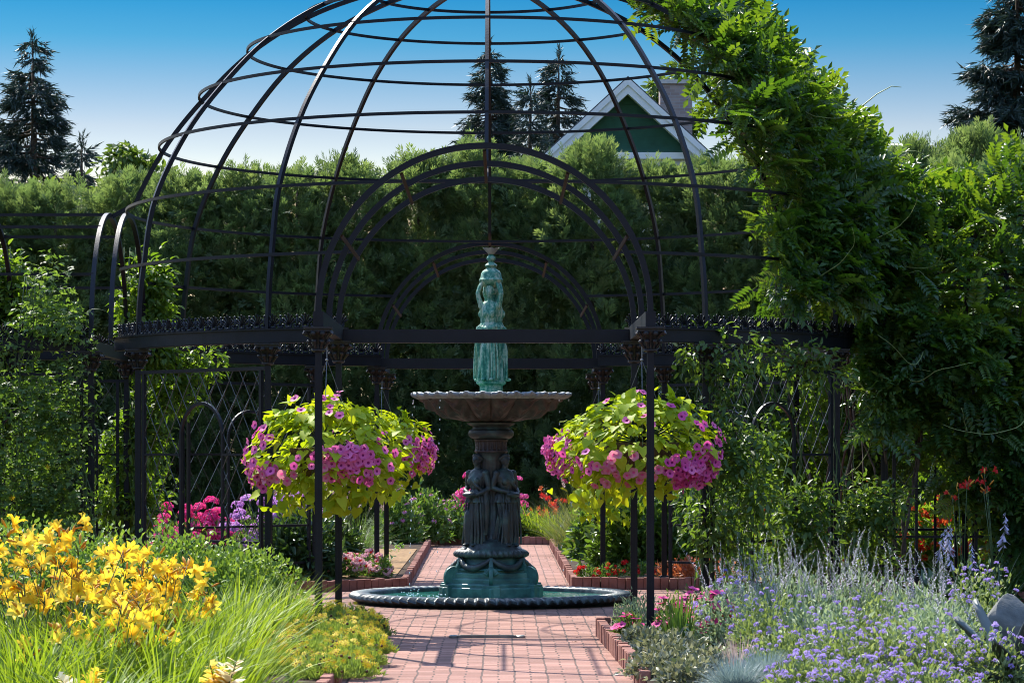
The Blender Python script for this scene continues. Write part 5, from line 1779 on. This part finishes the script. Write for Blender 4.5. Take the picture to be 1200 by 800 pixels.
hanging_basket('far hanging basket trailing lime leaves behind the petunia laden one', (AW, 5.5, 1.60), 54,
               [(40, -72, 2, .34, 'petunia'), (14, -45, -20, .3, 'petunia')], (.59, .56, .48), 720, ((-.05, .42), (.18, .6)), 64)


# ================================================================== SHRUBS AND FLOWERS
def dome_cloud(rg, n, rx, ry, h, inner=.55, lum=.12):
    u = norm(rg.normal(0, 1, (n, 3))); u[:, 2] = np.abs(u[:, 2])
    a = np.arctan2(u[:, 1], u[:, 0])
    f = 1 + lum * np.sin(5 * a + 4 * u[:, 2]) + lum * .8 * np.sin(9 * a - 6 * u[:, 2] + 1) + lum * .6 * np.sin(17 * a + 11 * u[:, 2])
    s = rg.uniform(inner ** 2, 1, n) ** .5
    return u * np.array([rx, ry, h]) * (s * f)[:, None], u


def shrub(name, label, cat, loc, rx, ry, h, n, tpl, size, mat, seed, upness=.5, heads=(), stems=14, inner=.45, lum=.12, group=None, head_el=(.25, 1.0), tilt=-.25):
    rg = rng(seed)
    t = thing(name, label, cat, loc, 0, group)
    P, u = dome_cloud(rg, n, rx, ry, h, inner, lum)
    P[:, 2] = np.maximum(P[:, 2], .02)
    D = u * .7 + np.array([0, 0, upness]) + rg.normal(0, .5, (n, 3))
    N = np.array([0, 0, .8]) + u * .6 + rg.normal(0, .5, (n, 3))
    link('foliage', cloud(name + '_foliage', tpl, P, D, N, rg.uniform(*size, n), M[mat], rg), t)
    paths, rad = [], []
    for i in range(stems):
        j = rg.integers(0, n); paths.append([np.array([P[j][0] * .2, P[j][1] * .2, 0]), P[j] * np.array([.55, .55, .6]), P[j] * .92]); rad.append(.008)
    if paths: tubes_obj('stem', paths, rad, M['stem'], t, 4)
    for (nm, meshes, cnt, s, lift) in heads:
        meshes = meshes if isinstance(meshes, list) else [meshes]
        for i in range(cnt):
            v = norm(rg.normal(0, 1, 3)); v[2] = abs(v[2]); v[2] = max(v[2], rg.uniform(*head_el) * .6); v[1] -= .25; v = norm(v)
            p = v * np.array([rx, ry, h]) * rg.uniform(.92, 1.08) + np.array([0, 0, lift * rg.uniform(.3, 1)])
            link(nm, meshes[i % len(meshes)], t, p, face(rg, v * .5 + np.array([0, tilt, .9]), .25), s * rg.uniform(.75, 1.25))
    return t


def clump(name, label, cat, loc, n, L, lean, bend, w, mat, seed, rad=.12, extra=None, group=None, az0=None):
    rg = rng(seed)
    t = thing(name, label, cat, loc, 0, group)
    az = rg.uniform(0, 2 * math.pi, n) if az0 is None else rg.normal(az0, 1.0, n)
    q = rg.random(n) ** .5 * rad
    P = np.stack([np.cos(az) * q, np.sin(az) * q, 0 * az], 1)
    link('leaves', blades(name + '_leaves', P, az + rg.normal(0, .4, n), rg.uniform(*L, n), rg.uniform(*lean, n), rg.uniform(*bend, n), rg.uniform(*w, n), M[mat], rg), t)
    if extra: extra(t, rg)
    return t


def scapes(n_s, per, hrange, spread, lilies, size, buds=2, lean=(0, 0)):
    def f(t, rg):
        paths, rad = [], []
        for i in range(n_s):
            a = rg.uniform(0, 6.28); h = rg.uniform(*hrange); o = np.array([math.cos(a), math.sin(a), 0]) * rg.uniform(.1, spread) + np.array([lean[0], lean[1], 0]) * h
            top = o + np.array([0, 0, h]); paths.append([np.array([0, 0, 0]) + o * .15, o * .5 + np.array([0, 0, h * .55]), top]); rad.append(.006)
            for k in range(per):
                aa = rg.uniform(0, 6.28); d = np.array([math.cos(aa), math.sin(aa) - .35, .55])
                p = top + d * rg.uniform(.03, .10) - np.array([0, 0, rg.uniform(0, .12)])
                paths.append([top - np.array([0, 0, .06]), (top + p) / 2, p]); rad.append(.003)
                link('flower', lilies[rg.integers(0, len(lilies))], t, p, face(rg, d, .35), rg.uniform(size * .8, size * 1.15))
            for k in range(buds):
                aa = rg.uniform(0, 6.28)
                link('bud', F['bud'], t, top + np.array([math.cos(aa) * .02, math.sin(aa) * .02, -.01 + rg.uniform(-.06, .03)]), face(rg, (math.cos(aa) * .8, math.sin(aa) * .8, .8), .3), rg.uniform(.05, .085))
        tubes_obj('scape', paths, rad, M['stem'], t, 5)
    return f


# --- daylilies in front of the green bush
DL = [  # px, depth, scapes, per, heights, label
    (6, 17.6, 6, 3, (.72, 1.02), 'yellow daylily clump at the outer end of the daylily drift'),
    (40, 17.2, 7, 3, (.80, 1.08), 'tallest yellow daylily clump, flowers above the bush top'),
    (78, 17.4, 7, 3, (.78, 1.04), 'yellow daylily clump next to the tallest daylilies'),
    (112, 17.9, 6, 3, (.70, .96), 'yellow daylily clump midway along the daylily drift'),
    (148, 17.6, 8, 3, (.66, .93), 'densest golden daylily clump in front of the green bush'),
    (184, 17.9, 7, 3, (.62, .90), 'golden daylily clump before the middle of the green bush'),
    (204, 18.2, 4, 2, (.58, .82), 'daylily clump with leaning stems at the path end of the drift'),
    (60, 15.6, 3, 2, (.55, .80), 'nearest daylily clump with two low yellow flowers'),
    (120, 16.0, 4, 2, (.56, .78), 'daylily clump with drooping spent blooms in the leaves'),
    (165, 16.3, 4, 2, (.52, .72), 'low daylily clump below the densest golden flowers'),
]
for i, (px, d, ns, per, hr, lb) in enumerate(DL):
    clump('daylily', lb, 'daylily', (W(px, d), d - CD, .085), 130, (.50, .80), (.08, .55), (.35, 1.25), (.018, .030), 'lilyleaf', 300 + i, .16, scapes(ns + 3, per, (hr[0] - .16, hr[1] - (.05 if i > 1 else 0)), .36 if i < 5 else .24, F['lily'], .062, 3, (.05, 0)))
for i, (px, d, L, lb) in enumerate(((238, 20.6, (.5, .75), 'arching light green daylily leaves at the foot of the bush'), (282, 21.6, (.5, .8), 'light green daylily leaf clump between bush and coreopsis'),
                                    (322, 22.8, (.42, .66), 'light green daylily leaf clump nearest the iron post'), (232, 17.4, (.5, .75), 'leafy daylily clump without flowers in front of the arching one'),
                                    (275, 18.6, (.5, .78), 'leafy daylily clump without flowers beside the coreopsis'), (190, 15.6, (.5, .7), 'leafy daylily clump at the bottom edge near the cream flowers'),
                                    (20, 15.2, (.5, .75), 'leafy daylily clump at the bottom corner of the bed'), (105, 14.6, (.45, .65), 'leafy daylily clump beside the pale yellow snapdragon'), (255, 16.2, (.42, .6), 'leafy daylily clump behind the cream snapdragon'))):
    clump('daylily', lb, 'daylily', (W(px, d), d - CD, .085), 200, L, (.05, .6), (.4, 1.4), (.013, .022), 'lilyleaf', 330 + i, .22)
for i, (px, d, lb) in enumerate(((96, 14.7, 'pale yellow snapdragon at the bottom edge'), (262, 14.8, 'cream snapdragon at the bottom edge beside the coreopsis'))):
    rg = rng(360 + i)
    t = thing('snapdragon', lb, 'snapdragon', (W(px, d), d - CD, .085))
    P, u = dome_cloud(rg, 120, .1, .1, .22)
    link('foliage', cloud('snapdragon_foliage', DIA, P, u + np.array([0, 0, .6]), rg.normal(0, 1, P.shape), rg.uniform(.03, .06, 120), M['midleaf'], rg), t)
    for k in range(5): link('flower_spike', F['snap'][(k + i) % 2], t, (rg.normal(0, .035), rg.normal(0, .04), .15 + rg.uniform(-.04, .05)), (rg.normal(0, .2), rg.normal(0, .2), rg.uniform(0, 6)), rg.uniform(.8, 1.15))

# --- clipped green bush
for i, (px, d, rx, h, lb) in enumerate(((105, 25.6, .75, .82, 'rounded green bush in front of the clematis'), (205, 25.2, .80, .82, 'rounded green bush in front of the trellis'), (282, 25.0, .62, .68, 'sloping green bush nearest the hanging basket'), (20, 26.2, .7, .86, 'green bush behind the tallest daylilies'))):
    shrub('green_bush', lb, 'bush', (W(px, d), d - CD, .06), rx, .7, h, 5600, T_leaf(.55), (.035, .062), 'bush', 370 + i, .45, (), 20, .62, .10)

# --- coreopsis along the path
for i, (px, d, rx, h, nf, lb) in enumerate(((402, 24.6, .36, .27, 40, 'mound of yellow coreopsis touching the corner of the brick path'), (352, 24.9, .36, .28, 34, 'mound of yellow coreopsis at the foot of the iron post'),
                                            (385, 22.6, .42, .27, 60, 'coreopsis mound thick with yellow flowers along the path'), (330, 22.8, .36, .26, 40, 'coreopsis mound beside the daylily leaves'),
                                            (352, 20.8, .42, .24, 50, 'nearest coreopsis mound with scattered yellow flowers'), (300, 19.6, .36, .22, 26, 'low coreopsis mound behind the cream snapdragon'), (392, 19.2, .3, .2, 20, 'coreopsis mound at the bottom edge beside the brick edging'), (424, 23.4, .24, .24, 26, 'small coreopsis mound spilling over the brick edging'), (420, 21.4, .26, .24, 30, 'coreopsis mound bulging over the edging at the bend'), (408, 20.2, .26, .2, 26, 'coreopsis mound lowest along the path side'))):
    shrub('coreopsis', lb, 'coreopsis', (W(px, d), d - CD, .07), rx, rx, h * .68, 3000, T_diamond(.22), (.03, .06), 'coreleaf', 390 + i, 1.0, [('flower', F['daisy'], int(min(98, nf * 1.9)), .027, .07), ('seed_head', F['seed'], 26, .010, .045)], 0, .5, .08, head_el=(.2, 1.2), tilt=-1.1)

# --- beds behind, beside the pergola
def row_flowers(label, px0, px1, d, n, name, cat, head, hs, h, seed, mat='midleaf', leaf=(.05, .10), tpl=DIA, per=9, r=.28):
    for i in range(n):
        px = px0 + (px1 - px0) * (i + .5) / n
        shrub(name, label[i], cat, (W(px, d), d - CD, .085), r, r, h * .8, 900, tpl, leaf, mat, seed + i, .8, [('flower_head', head, per, hs, h * .28)], 8, .3)


row_flowers(['hot pink phlox nearest the bright vine', 'hot pink phlox seen through the trellis arch', 'hot pink phlox next to the lilac phlox'], 196, 266, 37, 3, 'pink_phlox', 'phlox', F['phlox_hot'], .085, .80, 410, per=18, r=.34)
row_flowers(['lilac phlox beside the hot pink phlox', 'lilac phlox behind the iron post', 'lilac phlox beside the pink grass plumes'], 282, 368, 36.5, 3, 'lilac_phlox', 'phlox', F['phlox_lilac'], .095, .94, 420, per=18, r=.34)
shrub('peony_bush', 'dark glossy peony bush behind the brick edging', 'bush', (W(348, 34.2), 34.2 - CD, .085), .52, .45, .78, 1500, T_leaf(.30), (.12, .20), 'darkleaf', 430, .2, (), 14)
shrub('peony_bush', 'second dark glossy peony bush behind the iron posts', 'bush', (W(385, 35.6), 35.6 - CD, .085), .42, .42, .68, 1100, T_leaf(.30), (.12, .20), 'darkleaf', 431, .2, (), 14)


def plumes(n, h, mat='plume'):
    sm = spike_mesh('plume', [M[mat], M[mat]], 11, 90, .22, .022, .003)
    def f(t, rg):
        paths, rad = [], []
        for i in range(n):
            a = rg.uniform(0, 6.28); r = rg.uniform(.12, .42); hh = h * rg.uniform(.8, 1.1)
            p = np.array([math.cos(a) * r, math.sin(a) * r, hh]); paths.append([np.array([0, 0, 0]), p * np.array([.4, .4, .6]), p]); rad.append(.003)
            link('plume', sm, t, p, (rg.normal(0, .15) - math.sin(a) * r * 1.2, rg.normal(0, .15) + math.cos(a) * r * 1.2, 0), rg.uniform(.8, 1.2))
        tubes_obj('stalk', paths, rad, M['grass'], t, 4)
    return f


clump('fountain_grass', 'fountain grass with pinkish plumes behind the begonias', 'grass clump', (W(418, 39.5), 39.5 - CD, .085), 420, (.5, .85), (.05, .7), (.3, 1.3), (.006, .011), 'midleaf', 440, .14, plumes(26, .82))
clump('fountain_grass', 'fountain grass with pinkish plumes among the lilac phlox', 'grass clump', (W(318, 38.5), 38.5 - CD, .085), 380, (.5, .85), (.05, .7), (.3, 1.3), (.006, .011), 'grass', 441, .14, plumes(26, .95))
clump('fountain_grass', 'fountain grass with pinkish plumes behind the peony bush', 'grass clump', (W(375, 39.5), 39.5 - CD, .085), 380, (.5, .85), (.05, .7), (.3, 1.3), (.006, .011), 'grass', 442, .14, plumes(26, 1.0))
for i, (px, d, lb) in enumerate(((412, 34.4, 'white and red begonias at the brick edging'), (432, 34.9, 'white and red begonias beside the post foot'), (447, 34.3, 'few white and red begonias at the corner of the bed'))):
    shrub('begonia', lb, 'begonia', (W(px, d), d - CD, .09), (.26, .26, .12)[i], .26, .26, 420, DIA, (.04, .08), 'midleaf', 450 + i, .4, [('flower_head', F['begonia'], (30, 30, 8)[i], .05, .03)], 0, .3)
for i, (px, d, h, lb) in enumerate(((468, 47.5, .95, 'purple coneflowers behind the tan mulch'), (500, 48.6, .98, 'purple coneflowers in the middle of the far bed'), (527, 49.4, .75, 'low coneflowers nearest the fountain column'))):
    shrub('coneflower', lb, 'coneflower', (W(px, d), d - CD, .085), .42, .4, h * .85, 1300, T_leaf(.35), (.08, .15), 'midleaf', 460 + i, .5, [('flower_head', F['cone'], 16, .052, h * .25)], 16, .2)
shrub('pink_phlox', 'magenta phlox just behind the fountain maidens', 'phlox', (W(562, 50.6), 50.6 - CD, .085), .42, .35, 1.0, 900, DIA, (.07, .13), 'midleaf', 470, .6, [('flower_head', F['phlox_pink'], 46, .10, .3)], 16, .2, head_el=(.0, .9))
shrub('pink_phlox', 'second magenta phlox showing past the maiden with a dish', 'phlox', (W(598, 51.2), 51.2 - CD, .085), .3, .35, .85, 500, DIA, (.07, .13), 'midleaf', 471, .6, [('flower_head', F['phlox_pink'], 16, .09, .3)], 10, .2, head_el=(.0, .9))
for i, (px, d, lb) in enumerate(((545, 50.6, 'low leafy plant at the end of the path'), (612, 50.4, 'low leafy plant at the end of the path beside the red lilies'))):
    shrub('leafy_plant', lb, 'plant', (W(px, d), d - CD, .085), .42, .35, .42, 700, T_leaf(.4), (.10, .18), 'midleaf', 475 + i, .5, [('flower_head', F['impatiens'], 3, .06, .02)], 0, .2)
for i, (px, d, lb) in enumerate(((632, 50.2, 'red and orange daylilies at the far end of the path'), (652, 49.4, 'red daylilies behind the ornamental grass'))):
    clump('red_daylily', lb, 'daylily', (W(px, d), d - CD, .085), 190, (.45, .75), (.1, .6), (.4, 1.2), (.014, .022), 'lilyleaf', 480 + i, .2, scapes(7, 2, (.45, .85), .3, F['lily_red'] + F['lily_orange'], .065, 1))
clump('ornamental_grass', 'tall brownish ornamental grass leaning over the path edge', 'grass clump', (W(690, 41.5), 41.5 - CD, .085), 620, (.8, 1.25), (.05, .7), (.2, .9), (.006, .011), 'grass', 490, .2, plumes(20, 1.15))
clump('ornamental_grass', 'lower ornamental grass spilling onto the far curb', 'grass clump', (W(668, 44), 44 - CD, .085), 420, (.5, .9), (.1, .8), (.3, 1.1), (.006, .011), 'grass', 491, .2)
for i, (px, d, lb) in enumerate(((689, 34.1, 'red impatiens at the curb corner'), (712, 34.2, 'red impatiens beside the post foot'), (733, 34.4, 'red impatiens between two iron posts'), (757, 34.6, 'red impatiens before the speckled shrub'))):
    shrub('impatiens', lb, 'impatiens', (W(px, d), d - CD, .09), .15, .15, .17, 260, DIA, (.035, .06), 'midleaf', 500 + i, .5, [('flower_head', F['impatiens'], 10, .034, .01)], 0, .3)
for i, (px, d, rx, h, lb) in enumerate(((732, 36.8, .5, .95, 'speckled leafy shrub behind the red impatiens'), (772, 37.0, .5, 1.05, 'speckled leafy shrub behind the outer iron post'), (812, 37.5, .6, 1.25, 'tall leafy shrub behind the climbing rose'), (705, 40.5, .5, .85, 'leafy shrub between the grass and speckled shrub'))):
    shrub('leafy_shrub', lb, 'shrub', (W(px, d), d - CD, .085), rx, .45, h, 1700, T_leaf(.42), (.09, .16), 'rose', 510 + i, .3, (), 16)
for i, (px, d, lb) in enumerate(((802, 34.2, 'coppery ground cover behind the outer iron post'), (828, 34.0, 'coppery ground cover beside the climbing rose'))):
    shrub('copper_groundcover', lb, 'ground cover', (W(px, d), d - CD, .09), .4, .3, .22, 700, DIA, (.04, .08), 'redleaf', 520 + i, .3, (), 0)
# orange flowers in the shade beyond the wisteria
for i, (px, d, lb) in enumerate(((925, 35.5, 'orange red flowers seen through the trellis arch'), (1010, 35.0, 'orange flowers between the wisteria posts'), (1060, 34.6, 'orange flowers behind the lower arbour rails'), (1115, 34.4, 'orange flowers under the hanging wisteria'), (1175, 34.8, 'orange flowers in the deepest wisteria shade'))):
    shrub('orange_lantana', lb, 'flowering plant', (W(px, d), d - CD, .085), .52, .4, (1.25, 1.1, 1.0, 1.0, 1.1)[i], 1300, LEAF, (.07, .13), 'limevine', 530 + i, .4, [('flower_head', F['orange_head'], 34, .055, .05)], 12, .2, head_el=(.1, .9))
for i, (px, d, lb) in enumerate(((1128, 27.4, 'red lily under the wisteria curtain'), (1168, 27.0, 'red lily in front of the dark wisteria'))):
    clump('red_daylily', lb, 'daylily', (W(px, d), d - CD, .085), 70, (.45, .75), (.1, .6), (.4, 1.2), (.014, .022), 'darkleaf', 540 + i, .15, scapes(3, 2, (1.0, 1.36), .2, F['lily_red'], .042, 2))
for i, (px, d, lb) in enumerate(((1098, 25.2, 'hosta with pale lavender flower stalks behind the sage'), (1135, 24.8, 'hosta with tall pale flower stalks near the fieldstone'))):
    rg = rng(550 + i)
    t = thing('hosta', lb, 'hosta', (W(px, d), d - CD, .085))
    P, u = dome_cloud(rg, 110, .42, .4, .32, .3)
    link('foliage', cloud('hosta_foliage', HEART, P, u + np.array([0, 0, -.2]), u * .5 + np.array([0, 0, 1]), rg.uniform(.14, .24, 110), M['darkleaf'], rg), t)
    paths, rad = [], []
    for k in range(3):
        p = np.array([rg.normal(0, .2), rg.normal(0, .12), rg.uniform(.42, .72)]); paths.append([p * 0, p * np.array([.5, .5, .5]), p]); rad.append(.006)
        link('flower_spike', F['hosta'][k % 2], t, p, (rg.normal(0, .12), rg.normal(0, .12), rg.uniform(0, 6)), rg.uniform(.6, 1.0))
    tubes_obj('stalk', paths, rad, M['stem'], t, 4)

# --- front bed beside the path: petunias, iris leaves, variegated cover
for i, (px, d, rx, h, nf, lb) in enumerate(((814, 22.9, .22, .38, 26, 'magenta petunias behind the iris leaves'), (836, 22.6, .22, .40, 26, 'magenta petunias beside the violet flowers'), (736, 23.0, .12, .20, 8, 'red and magenta petunias around the iron post foot'), (786, 23.0, .14, .34, 12, 'hot pink petunias just behind the iron post'))):
    shrub('petunia', lb, 'petunia', (W(px, d), d - CD, .085), rx, rx, h, 420, DIA, (.035, .07), 'midleaf', 560 + i, .5, [('flower', F['petunia_hot'], int(nf * 1.4), .042, .04), ('flower', F['petunia_red'], nf // 4, .03, .03)], 0, .3)
clump('iris', 'upright sword leaved iris clump beside the iron post', 'iris', (W(797, 22.3), 22.3 - CD, .085), 70, (.28, .46), (.0, .28), (.0, .35), (.018, .026), 'midleaf', 570, .10)
shrub('silver_plant', 'silvery feathery plant at the back corner of the front bed', 'plant', (W(748, 24.6), 24.6 - CD, .085), .24, .2, .28, 900, T_diamond(.25), (.03, .06), 'silver', 571, .9, (), 0)
for i, (px, d, rx, lb) in enumerate(((752, 21.9, .18, 'variegated ground cover spilling over the brick edging'), (785, 21.4, .28, 'variegated ground cover under the iris leaves'), (785, 20.2, .28, 'variegated ground cover at the bottom edge of the path bed'), (822, 19.6, .26, 'variegated ground cover beside the blue fescue'), (775, 19.2, .26, 'variegated ground cover inside the last bricks of the edging'), (812, 18.6, .26, 'variegated ground cover in front of the blue fescue'))):
    shrub('variegated_groundcover', lb, 'ground cover', (W(px, d), d - CD, .085), rx, .34, .16, 900, T_leaf(.5), (.035, .06), 'varieg', 580 + i, .4, (), 0, .3)

# --- russian sage, violet ageratum, blue fescue
for i, (px, d, rx, h, ns, lb) in enumerate(((880, 23.0, .48, .44, 34, 'silvery sage in front of the climbing rose'), (935, 23.4, .48, .50, 46, 'tallest silvery sage with long spikes'), (1005, 23.6, .42, .46, 34, 'silvery sage before the black arbour posts'), (1072, 23.2, .42, .42, 26, 'silvery sage in front of the hosta stalks'), (1110, 21.8, .36, .36, 10, 'small silvery sage beside the fieldstone'))):
    rg = rng(600 + i)
    t = thing('russian_sage', lb, 'sage', (W(px, d), d - CD, .085))
    P, u = dome_cloud(rg, 2000, rx, .42, h, .35)
    link('foliage', cloud('sage_foliage', T_leaf(.3), P, u * .6 + np.array([0, 0, .8]) + rg.normal(0, .4, P.shape), rg.normal(0, 1, P.shape) + np.array([0, 0, .6]), rg.uniform(.035, .07, len(P)), M['silver'], rg), t)
    for k in range(ns):
        a = rg.uniform(0, 6.28); q = rg.random() ** .5 * .75
        p = np.array([math.cos(a) * q * rx, math.sin(a) * q * .42, h * (.62 - .2 * q)])
        link('flower_spike', F['sage'][k % 3], t, p, (rg.normal(0, .16) - math.sin(a) * q * .4, rg.normal(0, .16) + math.cos(a) * q * .45, rg.uniform(0, 6)), rg.uniform(.55, 1.25))
AG = [(850, 22.4, .3, .46, 'tall violet ageratum beside the magenta petunias'), (905, 21.3, .36, .44, 'violet ageratum in front of the tallest sage'), (960, 21.0, .4, .42, 'violet ageratum at the foot of the middle sage'), (1020, 21.2, .4, .44, 'violet ageratum before the black arbour posts'),
      (1080, 20.6, .36, .40, 'violet ageratum in front of the fieldstone'), (930, 19.2, .36, .32, 'low violet ageratum near the blue fescue'), (985, 18.8, .36, .32, 'thick violet ageratum drift along the bottom edge'), (1040, 18.9, .36, .33, 'violet ageratum at the bottom edge before the agave'),
      (1100, 18.6, .36, .32, 'violet ageratum spreading under the agave leaves'), (1160, 18.4, .36, .34, 'violet ageratum in the bottom corner of the bed'), (950, 17.7, .3, .22, 'lowest violet ageratum next to the blue fescue'), (1010, 17.4, .36, .22, 'lowest violet ageratum drift at the bottom edge'), (1150, 22.2, .32, .62, 'tall loose violet ageratum behind the fieldstone'), (1090, 17.3, .36, .2, 'lowest violet ageratum below the agave')]
for i, (px, d, rx, h, lb) in enumerate(AG):
    shrub('ageratum', lb, 'ageratum', (W(px, d), d - CD, .085), rx, .34, h, 1500, LEAF, (.03, .055), ('silver', 'lightleaf')[i % 2] if i < 5 else 'lightleaf', 620 + i, .6, [('flower_head', F['ager'], 70 if i > 5 else 38, .022, .06)], 0, .3, head_el=(.4, 1.3), tilt=-.5)
shrub('ageratum', 'deep blue ageratum between petunias and sage', 'ageratum', (W(858, 23.2), 23.2 - CD, .085), .2, .2, .55, 600, LEAF, (.03, .05), 'midleaf', 640, .6, [('flower_head', F['blue'], 22, .024, .05)], 0, .3)
for i, (px, d, L, lb) in enumerate(((862, 18.0, (.18, .28), 'round blue fescue tuft at the bottom edge'), (897, 18.9, (.16, .25), 'smaller blue fescue tuft beside the round one'))):
    clump('blue_fescue', lb, 'grass clump', (W(px, d), d - CD, .085), 1100, L, (.0, 1.3), (.1, .7), (.004, .006), 'fescue', 650 + i, .09)
clump('dry_grass', 'tuft of dry tan grass behind the blue fescue', 'grass clump', (W(866, 19.4), 19.4 - CD, .085), 160, (.18, .34), (.0, .5), (.1, .6), (.003, .006), 'plume', 655, .08)
# agave and stone at the far side
rg = rng(660)
ag = thing('agave', 'grey green agave with broad pointed leaves at the picture edge', 'agave', (W(1192, 18.6), 18.6 - CD, .085))
for k in range(15):
    a = k * 2.399; lean = .25 + .075 * k; L = .62 - .012 * k
    V = []
    H = np.array([math.cos(a), math.sin(a), 0]); S = np.array([-math.sin(a), math.cos(a), 0]); p = H * .05; mb = MB()
    for s in range(9):
        t_ = s / 8; th = lean + .35 * t_; w = .075 * math.sin(math.pi * min(1, .25 + .75 * t_)) ** .8 * (1 if s < 8 else .02)
        up = np.cross(S, H * math.sin(th) + np.array([0, 0, math.cos(th)]))
        V += [p - S * w + up * .02, p - up * .012, p + S * w + up * .02]
        p = p + (H * math.sin(th) + np.array([0, 0, math.cos(th)])) * L / 8
    mb.add(V, [(3 * s + q, 3 * s + q + 1, 3 * s + q + 4, 3 * s + q + 3) for s in range(8) for q in range(2)])
    me = mb.mesh('leaf', M['agave'], True); at_ = me.attributes.new('var', 'FLOAT', 'POINT'); at_.data.foreach_set('value', [rg.random()] * len(me.vertices))
    o = link('leaf', me, ag); sd = o.modifiers.new('thick', 'SOLIDIFY'); sd.thickness = .012
def stone(label, loc, r, seed):
    rg = rng(seed); mb = MB(); mb.ellipsoid((0, 0, r[2] * .55), r, 22, 14)
    nn = norm(rg.normal(0, 1, (9, 3))); dd = rg.uniform(.55, .85, 9)
    out = []
    for v in mb.v:
        q = np.array([v[0] / r[0], v[1] / r[1], (v[2] - r[2] * .55) / r[2]])
        for a_, b_ in zip(nn, dd):
            s = q @ a_
            if s > b_: q = q - a_ * (s - b_) * .9
        q = q * (1 + rg.normal(0, .008))
        out.append((q[0] * r[0], q[1] * r[1], q[2] * r[2] + r[2] * .55))
    mb.v = out
    o = mb.obj('fieldstone', M['rock']); o.location = loc; soft(o, 30)
    tag(o, label, 'stone')
stone('big grey fieldstone behind the agave', (W(1176, 21.8), 21.8 - CD, .06), (.24, .22, .30), 671)

# low weeds and litter in the beds: nobody could count it
rg = rng(700)
Ps = []
for poly_b, m in (((-7.5, -1.2, -14.5, -5), 2600), ((1.3, 7.5, -14, -5.6), 2600), ((-9, -1.4, 3.2, 18), 2600), ((1.4, 9, 3.2, 18), 2600), ((-9, 9, 19.2, 22), 1500), ((-8, -3.6, -5, -1.9), 900), ((3.6, 8, -5, -1.9), 900)):
    x0, x1, y0, y1 = poly_b
    Ps.append(np.stack([rg.uniform(x0, x1, m), rg.uniform(y0, y1, m), .085 + 0 * rg.random(m)], 1))
P = np.concatenate(Ps); n = len(P)
o = link('ground_cover', cloud('ground_cover', LEAF, P, rg.normal(0, 1, (n, 3)) * np.array([1, 1, .2]) + np.array([0, 0, .45]), np.array([0, 0, 1.0]) + rg.normal(0, .3, (n, 3)), rg.uniform(.05, .12, n), M['midleaf'], rg))
tag(o, 'low green weeds and leaf litter covering the bed soil', 'ground cover', None, 'stuff')
# fallen petals and crumbs on the bricks near the curbs
m = 420
x = np.where(rg.random(m) < .5, rg.normal(.93, .12, m), rg.normal(-.92, .1, m)); y = rg.uniform(-9, 15, m)
x = np.clip(x, -.97, .97)
o = link('plant_litter', cloud('plant_litter', DIA, np.stack([x, y, .006 + 0 * x], 1), rg.normal(0, 1, (m, 3)) * np.array([1, 1, .05]), np.array([0, 0, 1.0]) + rg.normal(0, .15, (m, 3)), rg.uniform(.012, .035, m), M['soil'], rg))
tag(o, 'dry plant crumbs scattered along the edges of the path', 'plant litter', None, 'stuff')
